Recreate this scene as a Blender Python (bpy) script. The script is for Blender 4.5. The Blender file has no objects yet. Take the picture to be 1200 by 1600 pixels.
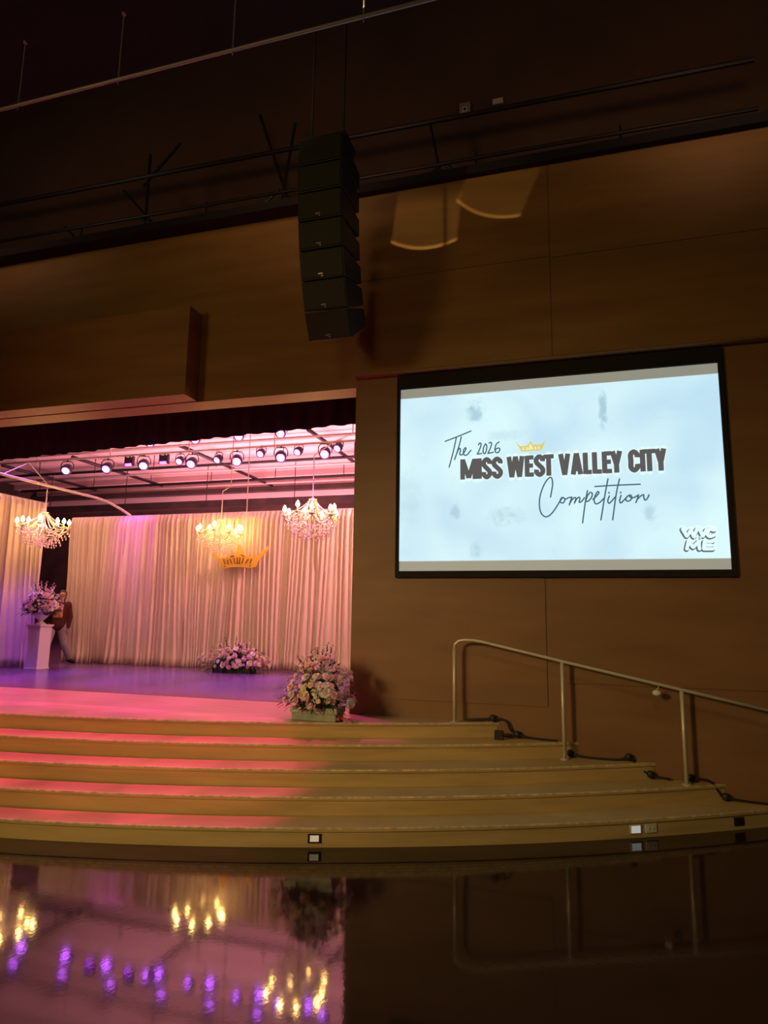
import bpy, math, random
from mathutils import Matrix, Vector
PI = math.pi
col = bpy.context.scene.collection
scn = bpy.context.scene
rnd = random.Random(7)

# ---------------------------------------------------------------- camera
cam_d = bpy.data.cameras.new('camera')
cam = bpy.data.objects.new('camera', cam_d)
col.objects.link(cam)
cam_d.sensor_fit = 'VERTICAL'
cam_d.sensor_height = 24.0
cam_d.lens = 24.0 * 1011.54 / 1600.0
cam_d.clip_start = 0.05
cam_d.clip_end = 200
R0 = (0.95974418, 0.28051605, 0.01420735)     # right
R1 = (-0.03055255, 0.15454578, -0.98751311)   # down
R2 = (-0.27920897, 0.94732589, 0.15689489)    # forward
cam.matrix_world = Matrix(((R0[0], -R1[0], -R2[0], 0), (R0[1], -R1[1], -R2[1], 0),
                           (R0[2], -R1[2], -R2[2], 1.995), (0, 0, 0, 1)))
scn.camera = cam

# ---------------------------------------------------------------- exposure, world, house lights
scn.view_settings.view_transform = 'Standard'
scn.view_settings.look = 'None'
scn.view_settings.gamma = 1.0
scn.view_settings.use_curve_mapping = False
scn.view_settings.exposure = 0.0
w = bpy.data.worlds.new('world'); scn.world = w
w.use_nodes = True
w.node_tree.nodes['Background'].inputs[0].default_value = (0.60, 0.36, 0.22, 1)
w.node_tree.nodes['Background'].inputs[1].default_value = 0.03

def aim(o, d):
    o.rotation_euler = Vector(d).to_track_quat('-Z', 'Y').to_euler()

def spot(name, loc, target, color, power, size, blend=0.6, radius=0.06, parent=None):
    l = bpy.data.lights.new(name, 'SPOT'); l.color = color; l.energy = power
    l.spot_size = math.radians(size); l.spot_blend = blend; l.shadow_soft_size = radius
    o = bpy.data.objects.new(name, l); col.objects.link(o); o.location = loc
    aim(o, Vector(target) - Vector(loc))
    if parent: o.parent = parent
    return o

def area(name, loc, target, color, power, sx, sy):
    l = bpy.data.lights.new(name, 'AREA'); l.shape = 'RECTANGLE'; l.size = sx; l.size_y = sy
    l.color = color; l.energy = power
    o = bpy.data.objects.new(name, l); col.objects.link(o); o.location = loc
    aim(o, Vector(target) - Vector(loc))
    return o

WARM = (1.0, 0.62, 0.24)
# dim warm house lights on the balcony front behind the viewer and over the front rows
spot('house_and_fill_light', (-10.5, -4.5, 5.4), (-6.0, 7.0, 0.2), (1.0, 0.64, 0.22), 1750, 44, 1.0, 0.8)
spot('house_and_fill_light', (-8.0, -5.0, 5.4), (0.4, 7.0, 0.4), (1.0, 0.71, 0.30), 2200, 44, 1.0, 0.8)
spot('house_and_fill_light', (-8.6, -3.0, 5.6), (-3.4, 7.6, 6.2), (1.0, 0.62, 0.18), 330, 66, 1.0, 0.9)
spot('house_and_fill_light', (-2.2, -3.0, 5.8), (-1.4, 7.6, 6.2), (1.0, 0.62, 0.20), 165, 70, 1.0, 0.9)
spot('house_and_fill_light', (0.2, 1.8, 7.4), (0.4, 6.6, 0.2), (0.97, 0.80, 0.40), 120, 62, 0.9, 0.2)
for x in (-9, -3.5, 2, 7):  # added spots hidden above the ceiling edge, lifting the dark upper wall
    spot('house_and_fill_light', (x, 5.5, 7.9), (x, 9.6, 10.0), (1.0, 0.58, 0.34), 45, 140, 1.0, 0.3)
# stage wash: unseen rows added behind the wall for apron, before it for steps
PINK = (1.0, 0.07, 0.34)
ROSE = (1.0, 0.06, 0.42)
PURP = (0.40, 0.08, 1.0)
for x in (-10.8, -9.4, -8.0, -6.6, -5.2, -3.8):
    spot('apron_wash', (x, 8.45, 6.1), (x, 7.7, 0.8), ROSE, 620, 46, 0.7, 0.06)
for x in (-9.5, -8.7, -7.9, -7.1, -6.3, -5.5, -4.7, -3.9, -3.05):
    spot('step_wash', (x, 7.2, 7.5), (x, 6.05, 0.3), PINK, 760, 20, 0.2, 0.05)
for x in (-10.6, -8.6, -6.6, -4.6):
    spot('floor_wash', (x, 9.4, 6.2), (x, 10.3, 0.8), PURP, 820, 42, 0.5, 0.1)
# unseen lamps added to tint the stage ceiling and model the drape pleats
area('ceiling_fill', (-6.5, 15.2, 1.6), (-6.5, 15.4, 6.6), (1.0, 0.36, 0.44), 1150, 9, 2.5)
area('drape_fill', (-7.2, 9.3, 5.3), (-7.2, 12.8, 2.4), (1.0, 0.34, 0.36), 60, 8, 0.3)
spot('drape_fill', (-2.3, 11.3, 5.4), (-7.0, 12.8, 1.7), (1.0, 0.34, 0.38), 900, 80, 1.0, 0.08)
spot('drape_fill', (-13.0, 10.8, 5.6), (-9.5, 12.8, 1.7), (1.0, 0.55, 0.36), 300, 80, 1.0, 0.08)
spot('drape_fill', (-9.9, 11.6, 5.4), (-9.75, 12.8, 3.6), (0.9, 0.08, 0.9), 150, 46, 1.0, 0.1)

area('ceiling_fill', (-8, 18.6, 1.6), (-8, 18.9, 6.6), (1.0, 0.36, 0.44), 620, 11, 1.0)  # second added ceiling fill, farther back behind the drape
# patterned light thrown on the upper wall (two bright-rimmed fans)
def fan_light(name, loc, target, power, tilt):
    o = spot(name, loc, target, (1.0, 0.66, 0.25), power, 34, 0.1, 0.01)
    l = o.data; l.use_nodes = True; nt = l.node_tree; em = nt.nodes['Emission']
    tc = nt.nodes.new('ShaderNodeTexCoord'); sp = nt.nodes.new('ShaderNodeSeparateXYZ')
    nt.links.new(tc.outputs['Normal'], sp.inputs[0])
    def mth(op, a, b=0.0, clamp=False):
        n = nt.nodes.new('ShaderNodeMath'); n.operation = op; n.use_clamp = clamp
        for i, v in enumerate((a, b)):
            if isinstance(v, (int, float)): n.inputs[i].default_value = v
            else: nt.links.new(v, n.inputs[i])
        return n.outputs[0]
    nz = mth('ABSOLUTE', sp.outputs['Z'])
    u0 = mth('DIVIDE', sp.outputs['X'], nz); v0 = mth('DIVIDE', sp.outputs['Y'], nz)
    c, s_ = math.cos(tilt), math.sin(tilt)
    u = mth('ADD', mth('MULTIPLY', u0, c), mth('MULTIPLY', v0, s_))
    v = mth('SUBTRACT', mth('MULTIPLY', v0, c), mth('MULTIPLY', u0, s_))
    cv = mth('ADD', v, mth('MULTIPLY', mth('MULTIPLY', u, u), -2.2))      # curved lower rim
    inside = mth('MULTIPLY', mth('MULTIPLY', mth('ADD', cv, 0.105), 120.0, True), mth('MULTIPLY', mth('SUBTRACT', 0.115, mth('ABSOLUTE', u)), 90.0, True))
    top = mth('MULTIPLY', mth('SUBTRACT', 0.13, v), 14.0, True)
    rim = mth('MULTIPLY', mth('SUBTRACT', -0.088, cv), 90.0, True)
    st = mth('MULTIPLY', mth('MULTIPLY', inside, top), mth('ADD', 0.16, mth('MULTIPLY', rim, 0.9)))
    nt.links.new(st, em.inputs['Strength'])
fan_light('pattern_light', (-1.6, 3.6, 7.2), (-1.72, 7.6, 7.10), 520, -0.12)
fan_light('pattern_light', (-0.7, 3.6, 7.3), (-0.80, 7.6, 7.40), 340, -0.42)

# ---------------------------------------------------------------- materials
def mat(name, color, rough=0.6, metal=0.0, noise=None, bump=None, emit=None, estr=0, coat=0, spec=0.5, trans=0):
    m = bpy.data.materials.new(name); m.use_nodes = True
    nt = m.node_tree; b = nt.nodes['Principled BSDF']
    c = (*color, 1)
    b.inputs['Base Color'].default_value = c
    b.inputs['Roughness'].default_value = rough
    b.inputs['Metallic'].default_value = metal
    b.inputs['Specular IOR Level'].default_value = spec
    b.inputs['Coat Weight'].default_value = coat
    if trans: b.inputs['Transmission Weight'].default_value = trans
    if emit:
        b.inputs['Emission Color'].default_value = (*emit, 1); b.inputs['Emission Strength'].default_value = estr
    tc = nt.nodes.new('ShaderNodeTexCoord')
    def nz(scale, detail=4):
        mp = nt.nodes.new('ShaderNodeMapping'); nt.links.new(tc.outputs['Object'], mp.inputs[0])
        if isinstance(scale, tuple): mp.inputs['Scale'].default_value = scale; s = 1.0
        else: s = scale
        n = nt.nodes.new('ShaderNodeTexNoise'); n.inputs['Scale'].default_value = s; n.inputs['Detail'].default_value = detail
        nt.links.new(mp.outputs[0], n.inputs['Vector']); return n
    if noise:
        n = nz(noise[0]); r = nt.nodes.new('ShaderNodeValToRGB')
        k = noise[1]
        r.color_ramp.elements[0].position = 0.3; r.color_ramp.elements[1].position = 0.7
        r.color_ramp.elements[0].color = (*[v * (1 - k) for v in color], 1)
        r.color_ramp.elements[1].color = (*[min(1, v * (1 + k)) for v in color], 1)
        nt.links.new(n.outputs['Fac'], r.inputs[0]); nt.links.new(r.outputs[0], b.inputs['Base Color'])
    if bump:
        n = nz(bump[0], 3); bp = nt.nodes.new('ShaderNodeBump'); bp.inputs['Strength'].default_value = bump[1]
        bp.inputs['Distance'].default_value = bump[2] if len(bump) > 2 else 0.01
        nt.links.new(n.outputs['Fac'], bp.inputs['Height']); nt.links.new(bp.outputs[0], b.inputs['Normal'])
    return m

M = {}
M['wall'] = mat('brown wall panel', (0.31, 0.17, 0.055), 0.55, noise=((0.6, 0.6, 5.0), 0.16), bump=(6, 0.05))
M['wall_low'] = mat('brown stained wall panel', (0.25, 0.125, 0.055), 0.5, noise=((0.8, 0.8, 3.0), 0.14))
M['wall_dark'] = mat('dark upper wall', (0.16, 0.10, 0.07), 0.9, noise=(0.5, 0.2))
M['black'] = mat('matt black', (0.012, 0.009, 0.012), 0.85)
M['blackmetal'] = mat('black metal', (0.02, 0.018, 0.02), 0.5)
M['ceil'] = mat('black house ceiling', (0.012, 0.008, 0.008), 0.9)
M['floor'] = mat('polished dark floor', (0.022, 0.011, 0.009), 0.055, spec=0.42, coat=0.0, noise=(3, 0.25), bump=((34, 26, 26), 0.3, 0.0005))
M['floor'].node_tree.nodes['Principled BSDF'].inputs['IOR'].default_value = 1.48
M['step'] = mat('worn tan step', (0.56, 0.39, 0.165), 0.6, noise=((1.2, 1.2, 12), 0.14), bump=(40, 0.1))
M['nosing'] = mat('worn step edge', (0.72, 0.56, 0.32), 0.5, noise=((18, 18, 18), 0.3))
M['apron'] = mat('light wood apron', (0.52, 0.36, 0.28), 0.3, noise=((1.2, 9, 1), 0.12))
M['stage'] = mat('dark dance floor', (0.15, 0.085, 0.18), 0.26, spec=0.35, noise=(1.2, 0.2), bump=((3, 3, 3), 0.1, 0.002))
M['drape'] = mat('ivory drape fabric', (0.80, 0.70, 0.58), 0.85)
M['sceil'] = mat('painted stage ceiling', (0.78, 0.60, 0.58), 0.8, noise=((0.5, 2, 1), 0.06))
M['swall'] = mat('dark stage back wall', (0.055, 0.036, 0.03), 0.8, noise=(1.5, 0.4))
M['pipe'] = mat('dull steel pipe', (0.36, 0.33, 0.33), 0.45, 0.4)
M['palepipe'] = mat('pale painted pipe', (0.62, 0.55, 0.50), 0.5)
M['rail'] = mat('brushed steel rail', (0.72, 0.65, 0.54), 0.4, 0.35)
M['fabric_grey'] = mat('dimly glowing screen cloth', (0.45, 0.45, 0.42), 0.8, emit=(0.52, 0.55, 0.48), estr=0.42)  # weak emission stands in for stray projector light on the cloth
M['white'] = mat('white paint', (0.80, 0.78, 0.76), 0.5)
M['chand'] = mat('cream chandelier metal', (0.86, 0.78, 0.58), 0.35, emit=None)
M['crystal'] = mat('cut crystal', (0.94, 0.80, 0.56), 0.08, spec=1.0)
M['bulb'] = mat('lit candle bulb', (1, 0.9, 0.6), 0.4, emit=(1.0, 0.56, 0.15), estr=105)
M['led'] = mat('lit led lens', (0.8, 0.6, 1), 0.4, emit=(0.44, 0.03, 1.0), estr=14)
M['gold'] = mat('gold glitter board', (0.86, 0.55, 0.10), 0.45, 0.2, noise=(60, 0.15))
M['leaf'] = mat('dark green leaves', (0.045, 0.075, 0.03), 0.6, noise=(30, 0.3))
M['petal'] = mat('white petals', (0.93, 0.90, 0.84), 0.7)
M['petalcream'] = mat('cream petals', (0.88, 0.78, 0.58), 0.7)
M['petalpink'] = mat('pale pink petals', (0.85, 0.60, 0.64), 0.7)
M['petalhot'] = mat('pink petals', (0.85, 0.25, 0.30), 0.7)
M['planter'] = mat('galvanised planter', (0.30, 0.33, 0.27), 0.5, 0.3, noise=(8, 0.15))
M['skin'] = mat('skin', (0.48, 0.25, 0.17), 0.5)
M['hair'] = mat('dark hair', (0.03, 0.018, 0.014), 0.5)
M['shirt'] = mat('maroon sweatshirt', (0.085, 0.020, 0.022), 0.9, noise=(20, 0.2))
M['yellow'] = mat('yellow print', (0.85, 0.52, 0.10), 0.7)
M['jeans'] = mat('grey denim', (0.34, 0.33, 0.36), 0.85, noise=(14, 0.15))
M['plate'] = mat('ivory switch plate', (0.72, 0.68, 0.56), 0.4)
M['bronze'] = mat('dark bronze plate', (0.05, 0.035, 0.03), 0.4, 0.4)
M['speaker'] = mat('charcoal speaker grille', (0.020, 0.023, 0.026), 0.6, noise=(160, 0.35), bump=(220, 0.2))
M['silver'] = mat('silver badge', (0.85, 0.85, 0.85), 0.2, 0.6)

SMUDGES = [(-0.90, 2.05, 0.22, 0.30, 0.9), (-0.55, 1.72, 0.45, 0.14, 0.35), (0.60, 1.95, 0.10, 0.42, 0.9), (-0.55, 0.72, 0.42, 0.22, 0.6), (1.05, 0.72, 0.14, 0.18, 0.6), (-1.15, 0.78, 0.12, 0.2, 0.6), (-1.75, 0.95, 0.35, 0.9, 0.28), (-0.90, 0.30, 0.14, 0.25, 0.5)]
def screen_mat():
    m = bpy.data.materials.new('projected slide'); m.use_nodes = True
    nt = m.node_tree; b = nt.nodes['Principled BSDF']
    b.inputs['Base Color'].default_value = (0.3, 0.3, 0.3, 1); b.inputs['Roughness'].default_value = 0.9
    tc = nt.nodes.new('ShaderNodeTexCoord')
    def layer(scale, sx, p0, p1, c0, c1, dist=0.0, det=6):
        mp = nt.nodes.new('ShaderNodeMapping'); mp.inputs['Scale'].default_value = sx
        nt.links.new(tc.outputs['Object'], mp.inputs[0])
        n = nt.nodes.new('ShaderNodeTexNoise'); n.inputs['Scale'].default_value = scale
        n.inputs['Detail'].default_value = det; n.inputs['Distortion'].default_value = dist
        nt.links.new(mp.outputs[0], n.inputs['Vector'])
        r = nt.nodes.new('ShaderNodeValToRGB')
        r.color_ramp.elements[0].position = p0; r.color_ramp.elements[0].color = (*c0, 1)
        r.color_ramp.elements[1].position = p1; r.color_ramp.elements[1].color = (*c1, 1)
        nt.links.new(n.outputs['Fac'], r.inputs[0]); return r
    a = layer(0.9, (1, 1, 1), 0.35, 0.65, (0.46, 0.70, 0.84), (0.62, 0.87, 0.93), 0.3, 2)
    v = layer(1.3, (1, 1, 1), 0.30, 0.36, (0.62, 0.66, 0.68), (1, 1, 1), 0.8, 7)
    k = layer(0.9, (1.0, 1, 1.0), 0.497, 0.503, (1, 1, 1), (1, 1, 1), 1.2, 6)
    e = k.color_ramp.elements.new(0.5); e.color = (0.80, 0.82, 0.84, 1)
    mul = nt.nodes.new('ShaderNodeMixRGB'); mul.blend_type = 'MULTIPLY'; mul.inputs[0].default_value = 0.0
    nt.links.new(a.outputs[0], mul.inputs[1]); nt.links.new(v.outputs[0], mul.inputs[2])
    mu2 = nt.nodes.new('ShaderNodeMixRGB'); mu2.blend_type = 'MULTIPLY'; mu2.inputs[0].default_value = 0.35
    nt.links.new(mul.outputs[0], mu2.inputs[1]); nt.links.new(k.outputs[0], mu2.inputs[2])
    last = mu2.outputs[0]
    # watercolour smudges of the slide's paper texture: (x, z, radius, strength)
    for (px, pz, rx_, rz_, st_) in SMUDGES:
        mp = nt.nodes.new('ShaderNodeMapping'); nt.links.new(tc.outputs['Object'], mp.inputs[0])
        mp.inputs['Scale'].default_value = (1/rx_, 0, 1/rz_); mp.inputs['Location'].default_value = (-px/rx_, 0, -pz/rz_)
        gr = nt.nodes.new('ShaderNodeTexGradient'); gr.gradient_type = 'SPHERICAL'; nt.links.new(mp.outputs[0], gr.inputs[0])
        nn = nt.nodes.new('ShaderNodeTexNoise'); nn.inputs['Scale'].default_value = 9; nn.inputs['Detail'].default_value = 5; nn.inputs['Distortion'].default_value = 1.5
        nt.links.new(tc.outputs['Object'], nn.inputs['Vector'])
        a_ = nt.nodes.new('ShaderNodeMath'); a_.operation = 'MULTIPLY'; a_.use_clamp = True
        nt.links.new(gr.outputs['Fac'], a_.inputs[0]); nt.links.new(nn.outputs['Fac'], a_.inputs[1])
        r_ = nt.nodes.new('ShaderNodeValToRGB'); r_.color_ramp.elements[0].position = 0.20; r_.color_ramp.elements[1].position = 0.42
        r_.color_ramp.elements[0].color = (0, 0, 0, 1); r_.color_ramp.elements[1].color = (st_, st_, st_, 1)
        nt.links.new(a_.outputs[0], r_.inputs[0])
        mx = nt.nodes.new('ShaderNodeMixRGB'); mx.blend_type = 'MULTIPLY'
        nt.links.new(r_.outputs[0], mx.inputs[0]); nt.links.new(last, mx.inputs[1]); mx.inputs[2].default_value = (0.55, 0.66, 0.72, 1)
        last = mx.outputs[0]
    nt.links.new(last, b.inputs['Emission Color'])
    b.inputs['Emission Strength'].default_value = 1.06
    return m
M['slide'] = screen_mat()
M['ink'] = mat('grey lettering', (0.02, 0.02, 0.02), 0.9, emit=(0.105, 0.10, 0.10), estr=1)
M['inkthin'] = mat('slate handwriting', (0.02, 0.02, 0.02), 0.9, emit=(0.06, 0.12, 0.16), estr=1)
M['halo'] = mat('bright outline', (0.1, 0.1, 0.1), 0.9, emit=(0.74, 0.97, 0.99), estr=1)
M['logogrey'] = mat('logo grey', (0.02, 0.02, 0.02), 0.9, emit=(0.10, 0.16, 0.18), estr=1)
M['slidegold'] = mat('projected gold', (0.05, 0.05, 0.02), 0.9, emit=(0.72, 0.62, 0.16), estr=1)
M['slidelight'] = mat('projected light gold', (0.05, 0.05, 0.02), 0.9, emit=(0.86, 0.86, 0.52), estr=1)

# ---------------------------------------------------------------- mesh helpers
class MB:
    def __init__(s): s.v = []; s.f = []
    def add(s, vs, fs):
        n = len(s.v); s.v += [tuple(p) for p in vs]; s.f += [tuple(i + n for i in f) for f in fs]; return s
    def box(s, x0, x1, y0, y1, z0, z1):
        return s.add([(x0,y0,z0),(x1,y0,z0),(x1,y1,z0),(x0,y1,z0),(x0,y0,z1),(x1,y0,z1),(x1,y1,z1),(x0,y1,z1)],
                     [(0,3,2,1),(4,5,6,7),(0,1,5,4),(1,2,6,5),(2,3,7,6),(3,0,4,7)])
    def tube(s, pts, r, n=8, cap=True):
        P = [Vector(p) for p in pts]; R = r if isinstance(r, (list, tuple)) else [r] * len(P)
        vs = []; fs = []; prev = None
        for i, p in enumerate(P):
            t = (P[min(i+1, len(P)-1)] - P[max(i-1, 0)])
            t = t.normalized() if t.length > 1e-9 else Vector((0, 0, 1))
            if prev is None:
                a = Vector((0, 0, 1)) if abs(t.z) < 0.9 else Vector((1, 0, 0))
                u = t.cross(a).normalized()
            else:
                u = (prev - t * prev.dot(t))
                u = u.normalized() if u.length > 1e-6 else t.orthogonal().normalized()
            prev = u; wv = t.cross(u)
            for k in range(n):
                a = 2 * PI * k / n; vs.append(p + (u * math.cos(a) + wv * math.sin(a)) * R[i])
        for i in range(len(P)-1):
            for k in range(n):
                k2 = (k+1) % n; fs.append((i*n+k, i*n+k2, (i+1)*n+k2, (i+1)*n+k))
        if cap:
            fs.append(tuple(range(n))[::-1]); fs.append(tuple((len(P)-1)*n + k for k in range(n)))
        return s.add(vs, fs)
    def lathe(s, prof, n=16, c=(0,0,0)):
        vs = []; fs = []
        for r, z in prof:
            for k in range(n):
                a = 2*PI*k/n; vs.append((c[0]+r*math.cos(a), c[1]+r*math.sin(a), c[2]+z))
        for i in range(len(prof)-1):
            for k in range(n):
                k2 = (k+1) % n; fs.append((i*n+k, i*n+k2, (i+1)*n+k2, (i+1)*n+k))
        fs.append(tuple(range(n))[::-1]); fs.append(tuple((len(prof)-1)*n+k for k in range(n)))
        return s.add(vs, fs)
    def ball(s, c, r, n=10, m=6):
        rr = r if isinstance(r, tuple) else (r, r, r)
        vs = [(c[0], c[1], c[2]-rr[2])]; fs = []
        for j in range(1, m):
            ph = -PI/2 + PI*j/m
            for k in range(n):
                a = 2*PI*k/n; vs.append((c[0]+rr[0]*math.cos(ph)*math.cos(a), c[1]+rr[1]*math.cos(ph)*math.sin(a), c[2]+rr[2]*math.sin(ph)))
        vs.append((c[0], c[1], c[2]+rr[2])); L = len(vs)-1
        for k in range(n):
            k2 = (k+1) % n; fs.append((0, 1+k2, 1+k)); fs.append((L, L-n+k, L-n+k2))
            for j in range(m-2): fs.append((1+j*n+k, 1+j*n+k2, 1+(j+1)*n+k2, 1+(j+1)*n+k))
        return s.add(vs, fs)
    def prism_xy(s, poly, z0, z1):
        n = len(poly)
        return s.add([(x,y,z0) for x,y in poly]+[(x,y,z1) for x,y in poly],
                     [tuple(range(n))[::-1], tuple(range(n,2*n))]+[(i,(i+1)%n,n+(i+1)%n,n+i) for i in range(n)])
    def prism_xz(s, poly, y0, y1):
        n = len(poly)
        return s.add([(x,y0,z) for x,z in poly]+[(x,y1,z) for x,z in poly],
                     [tuple(range(n)), tuple(range(n,2*n))[::-1]]+[((i+1)%n,i,n+i,n+(i+1)%n) for i in range(n)])
    def ribbon(s, pts, wd, y, th=0.0012, miter=True, round_ends=False):
        P = [Vector(p) for p in pts]; n = len(P); L = []; Rr = []
        for i in range(n):
            d1 = (P[i]-P[i-1]).normalized() if i > 0 else None
            d2 = (P[i+1]-P[i]).normalized() if i < n-1 else None
            if d1 is None: d1 = d2
            if d2 is None: d2 = d1
            n1 = Vector((-d1.y, d1.x)); n2 = Vector((-d2.y, d2.x)); nn = (n1+n2)
            if nn.length < 1e-4: nn = n1
            nn.normalize(); k = 1/max(0.45, nn.dot(n1))
            L.append(P[i]+nn*wd/2*k); Rr.append(P[i]-nn*wd/2*k)
        for i in range(n-1):
            q = [L[i], L[i+1], Rr[i+1], Rr[i]]
            s.prism_xz([(a.x, a.y) for a in q][::-1], y-th, y)
        if round_ends:
            for e in (P[0], P[-1]):
                s.prism_xz([(e.x+wd/2*math.cos(2*PI*k/8), e.y+wd/2*math.sin(2*PI*k/8)) for k in range(8)], y-th, y)
        return s
    def build(s, name, material, parent=None, smooth=False, loc=None, bevel=0):
        me = bpy.data.meshes.new(name); me.from_pydata(s.v, [], s.f); me.update()
        o = bpy.data.objects.new(name, me); me.materials.append(material); col.objects.link(o)
        if smooth:
            for p in me.polygons: p.use_smooth = True
        if parent: o.parent = parent
        if loc: o.location = loc
        if bevel:
            b = o.modifiers.new('bevel', 'BEVEL'); b.width = bevel; b.segments = 2; b.limit_method = 'ANGLE'
        return o

def box(*a): return MB().box(*a)
def catmull(P, k=5, closed=False):
    out = []; n = len(P)
    for i in range(n-1):
        p0 = P[max(i-1,0)]; p1 = P[i]; p2 = P[i+1]; p3 = P[min(i+2,n-1)]
        for j in range(k):
            t = j/k
            out.append(tuple(0.5*((2*p1[d]) + (-p0[d]+p2[d])*t + (2*p0[d]-5*p1[d]+4*p2[d]-p3[d])*t*t + (-p0[d]+3*p1[d]-3*p2[d]+p3[d])*t**3) for d in range(len(p1))))
    out.append(tuple(P[-1])); return out
def struct(o): o['kind'] = 'structure'; return o
def tag(o, label, cat, group=None):
    o['label'] = label; o['category'] = cat
    if group: o['group'] = group
    return o
def thing(name, loc, label, cat, group=None, rz=0):
    o = bpy.data.objects.new(name, None); col.objects.link(o); o.location = loc; o.rotation_euler = (0, 0, rz)
    o.empty_display_size = 0.1
    return tag(o, label, cat, group)
def copy_tree(o, parent=None):
    c = o.copy(); col.objects.link(c); c.parent = parent
    for ch in list(o.children): copy_tree(ch, c)
    return c

# ================================================================= SETTING
WY = 7.75            # face of the proscenium wall
SZ = 0.80            # stage height
struct(box(-18, 10, -6, 9, -0.2, 0).build('floor', M['floor']))
# stage floor: pale wood in front of the curtain line, dark dance floor behind
struct(box(-15, -2.69, WY, 8.32, 0, SZ).build('floor_apron', M['apron']))
struct(box(-20, -1.5, 8.32, 20, 0, SZ).build('floor_stage', M['stage']))
# wall right of the opening (holds the screen)
struct(box(-2.69, 10, WY, 8.1, 0, 5.3).build('wall_right', M['wall_low']))
struct(box(-2.60, -0.33, WY-0.012, WY, 1.0, 5.05).build('trim_1', M['wall_low']))
struct(box(-0.17, 9.9, WY-0.012, WY, 1.27, 5.05).build('trim_2', M['wall_low']))
# upper wall
struct(box(-2.69, 10, 7.6, 8.1, 5.06, 7.6).build('wall_upper_right', M['wall']))
struct(box(-16, -2.692, WY, 8.1, 4.95, 7.6).build('wall_upper_left', M['wall']))
struct(box(-16, -5.08, 7.43, WY, 4.96, 6.26).build('wall_panel_left', M['wall']))
struct(box(-2.68, -0.175, 7.59, 7.6, 6.36, 7.58).build('trim_3', M['wall']))
struct(box(-0.165, 9.9, 7.59, 7.6, 6.34, 7.58).build('trim_4', M['wall']))
struct(box(-2.68, -0.175, 7.588, 7.6, 5.075, 6.35).build('trim_5', M['wall']))
struct(box(-0.165, 9.9, 7.588, 7.6, 5.075, 6.33).build('trim_6', M['wall']))
struct(box(-2.68, 9.95, 7.59, 7.6, 5.058, 5.072).build('trim_7', M['wall']))
struct(box(-16, -15, WY, 8.1, 0, 4.95).build('wall_left', M['wall_low']))
# black ledge and dim wall beyond it, house ceiling
struct(box(-16, 10, 7.5, 8.1, 7.6, 7.72).build('trim_8', M['black']))
struct(box(-18, 12, 9.6, 9.8, 7.0, 14).build('wall_upper_back', M['wall_dark']))
struct(box(-18, 12, 8.1, 9.6, 7.4, 7.6).build('wall_ledge', M['black']))
struct(box(-18, 12, -6, 5.17, 7.74, 8.0).build('ceiling', M['ceil']))
struct(box(-18, 12, 5.17, 9.8, 13.8, 14).build('ceiling_upper', M['wall_dark']))
struct(box(-18.2, -18, -6, 9.6, 0, 14).build('wall_side_left', M['wall_dark']))
struct(box(10, 10.2, -6, 9.6, 0, 14).build('wall_side_right', M['wall_dark']))
# stage house
struct(box(-20, -1.5, 8.4, 20.2, 6.6, 6.8).build('ceiling_stage', M['sceil']))
struct(box(-20, 4, 20, 20.2, SZ, 5.93).build('wall_back', M['swall']))
struct(box(-20, 4, 19.98, 20.2, 5.93, 6.8).build('wall_back_upper', M['sceil']))
struct(box(-1.7, -1.5, 8.4, 20, SZ, 6.6).build('wall_stage_right', M['swall']))
struct(box(-20.2, -20, 8.4, 20, SZ, 6.6).build('wall_stage_left', M['swall']))
struct(box(-20, 4, 19.7, 19.98, 6.12, 6.28).build('trim_9', M['swall']))
struct(box(-20, -1.7, 18.9, 19.2, 6.42, 6.6).build('trim_10', M['sceil']))

# ---------------------------------------------------------------- curved steps
st = thing('stage_staircase', (-7.5, WY, 0), 'wide curved tan steps running up to the stage, treads worn at the edges', 'stairs')
CX, CY = -7.5, 21.3
def seg_poly(r, n=96, yb=WY):
    dx = math.sqrt(r*r-(CY-yb)**2); a0 = math.atan2(yb-CY, dx)
    a1 = -PI - a0
    return [(r*math.cos(a0+(a1-a0)*i/n), min(-0.002, CY-WY+r*math.sin(a0+(a1-a0)*i/n))) for i in range(n+1)]
radii = [16.58, 16.22, 15.86, 15.47, 15.07]
for k, r in enumerate(radii):
    o = MB().prism_xy(seg_poly(r), 0.16*k, 0.16*(k+1)-0.03).build('step', M['step'], st)
    MB().prism_xy(seg_poly(r+0.012, yb=WY), 0.16*(k+1)-0.03, 0.16*(k+1)).build('tread', M['apron'] if k == 4 else M['step'], o)
    # worn edge strip
    pts = [(x, y, 0.16*(k+1)) for x, y in seg_poly(r+0.010, 96)]
    mb = MB(); vs = []; fs = []
    for i, (x, y, z) in enumerate(pts):
        d = math.hypot(x, y-(CY-WY)); ux, uy = x/d, (y-(CY-WY))/d
        if y - uy*0.03 > 0: uy_ = 0
        for s_, zz in ((0.004, -0.012), (0.004, 0.002), (-0.012, 0.002)):
            vs.append((x+ux*s_, min(y+uy*s_, -0.001), z+zz))
    for i in range(len(pts)-1):
        for j in range(2): fs.append((i*3+j, i*3+3+j, i*3+4+j, i*3+1+j))
    mb.add(vs, fs).build('edge_strip', M['nosing'], o)

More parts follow.
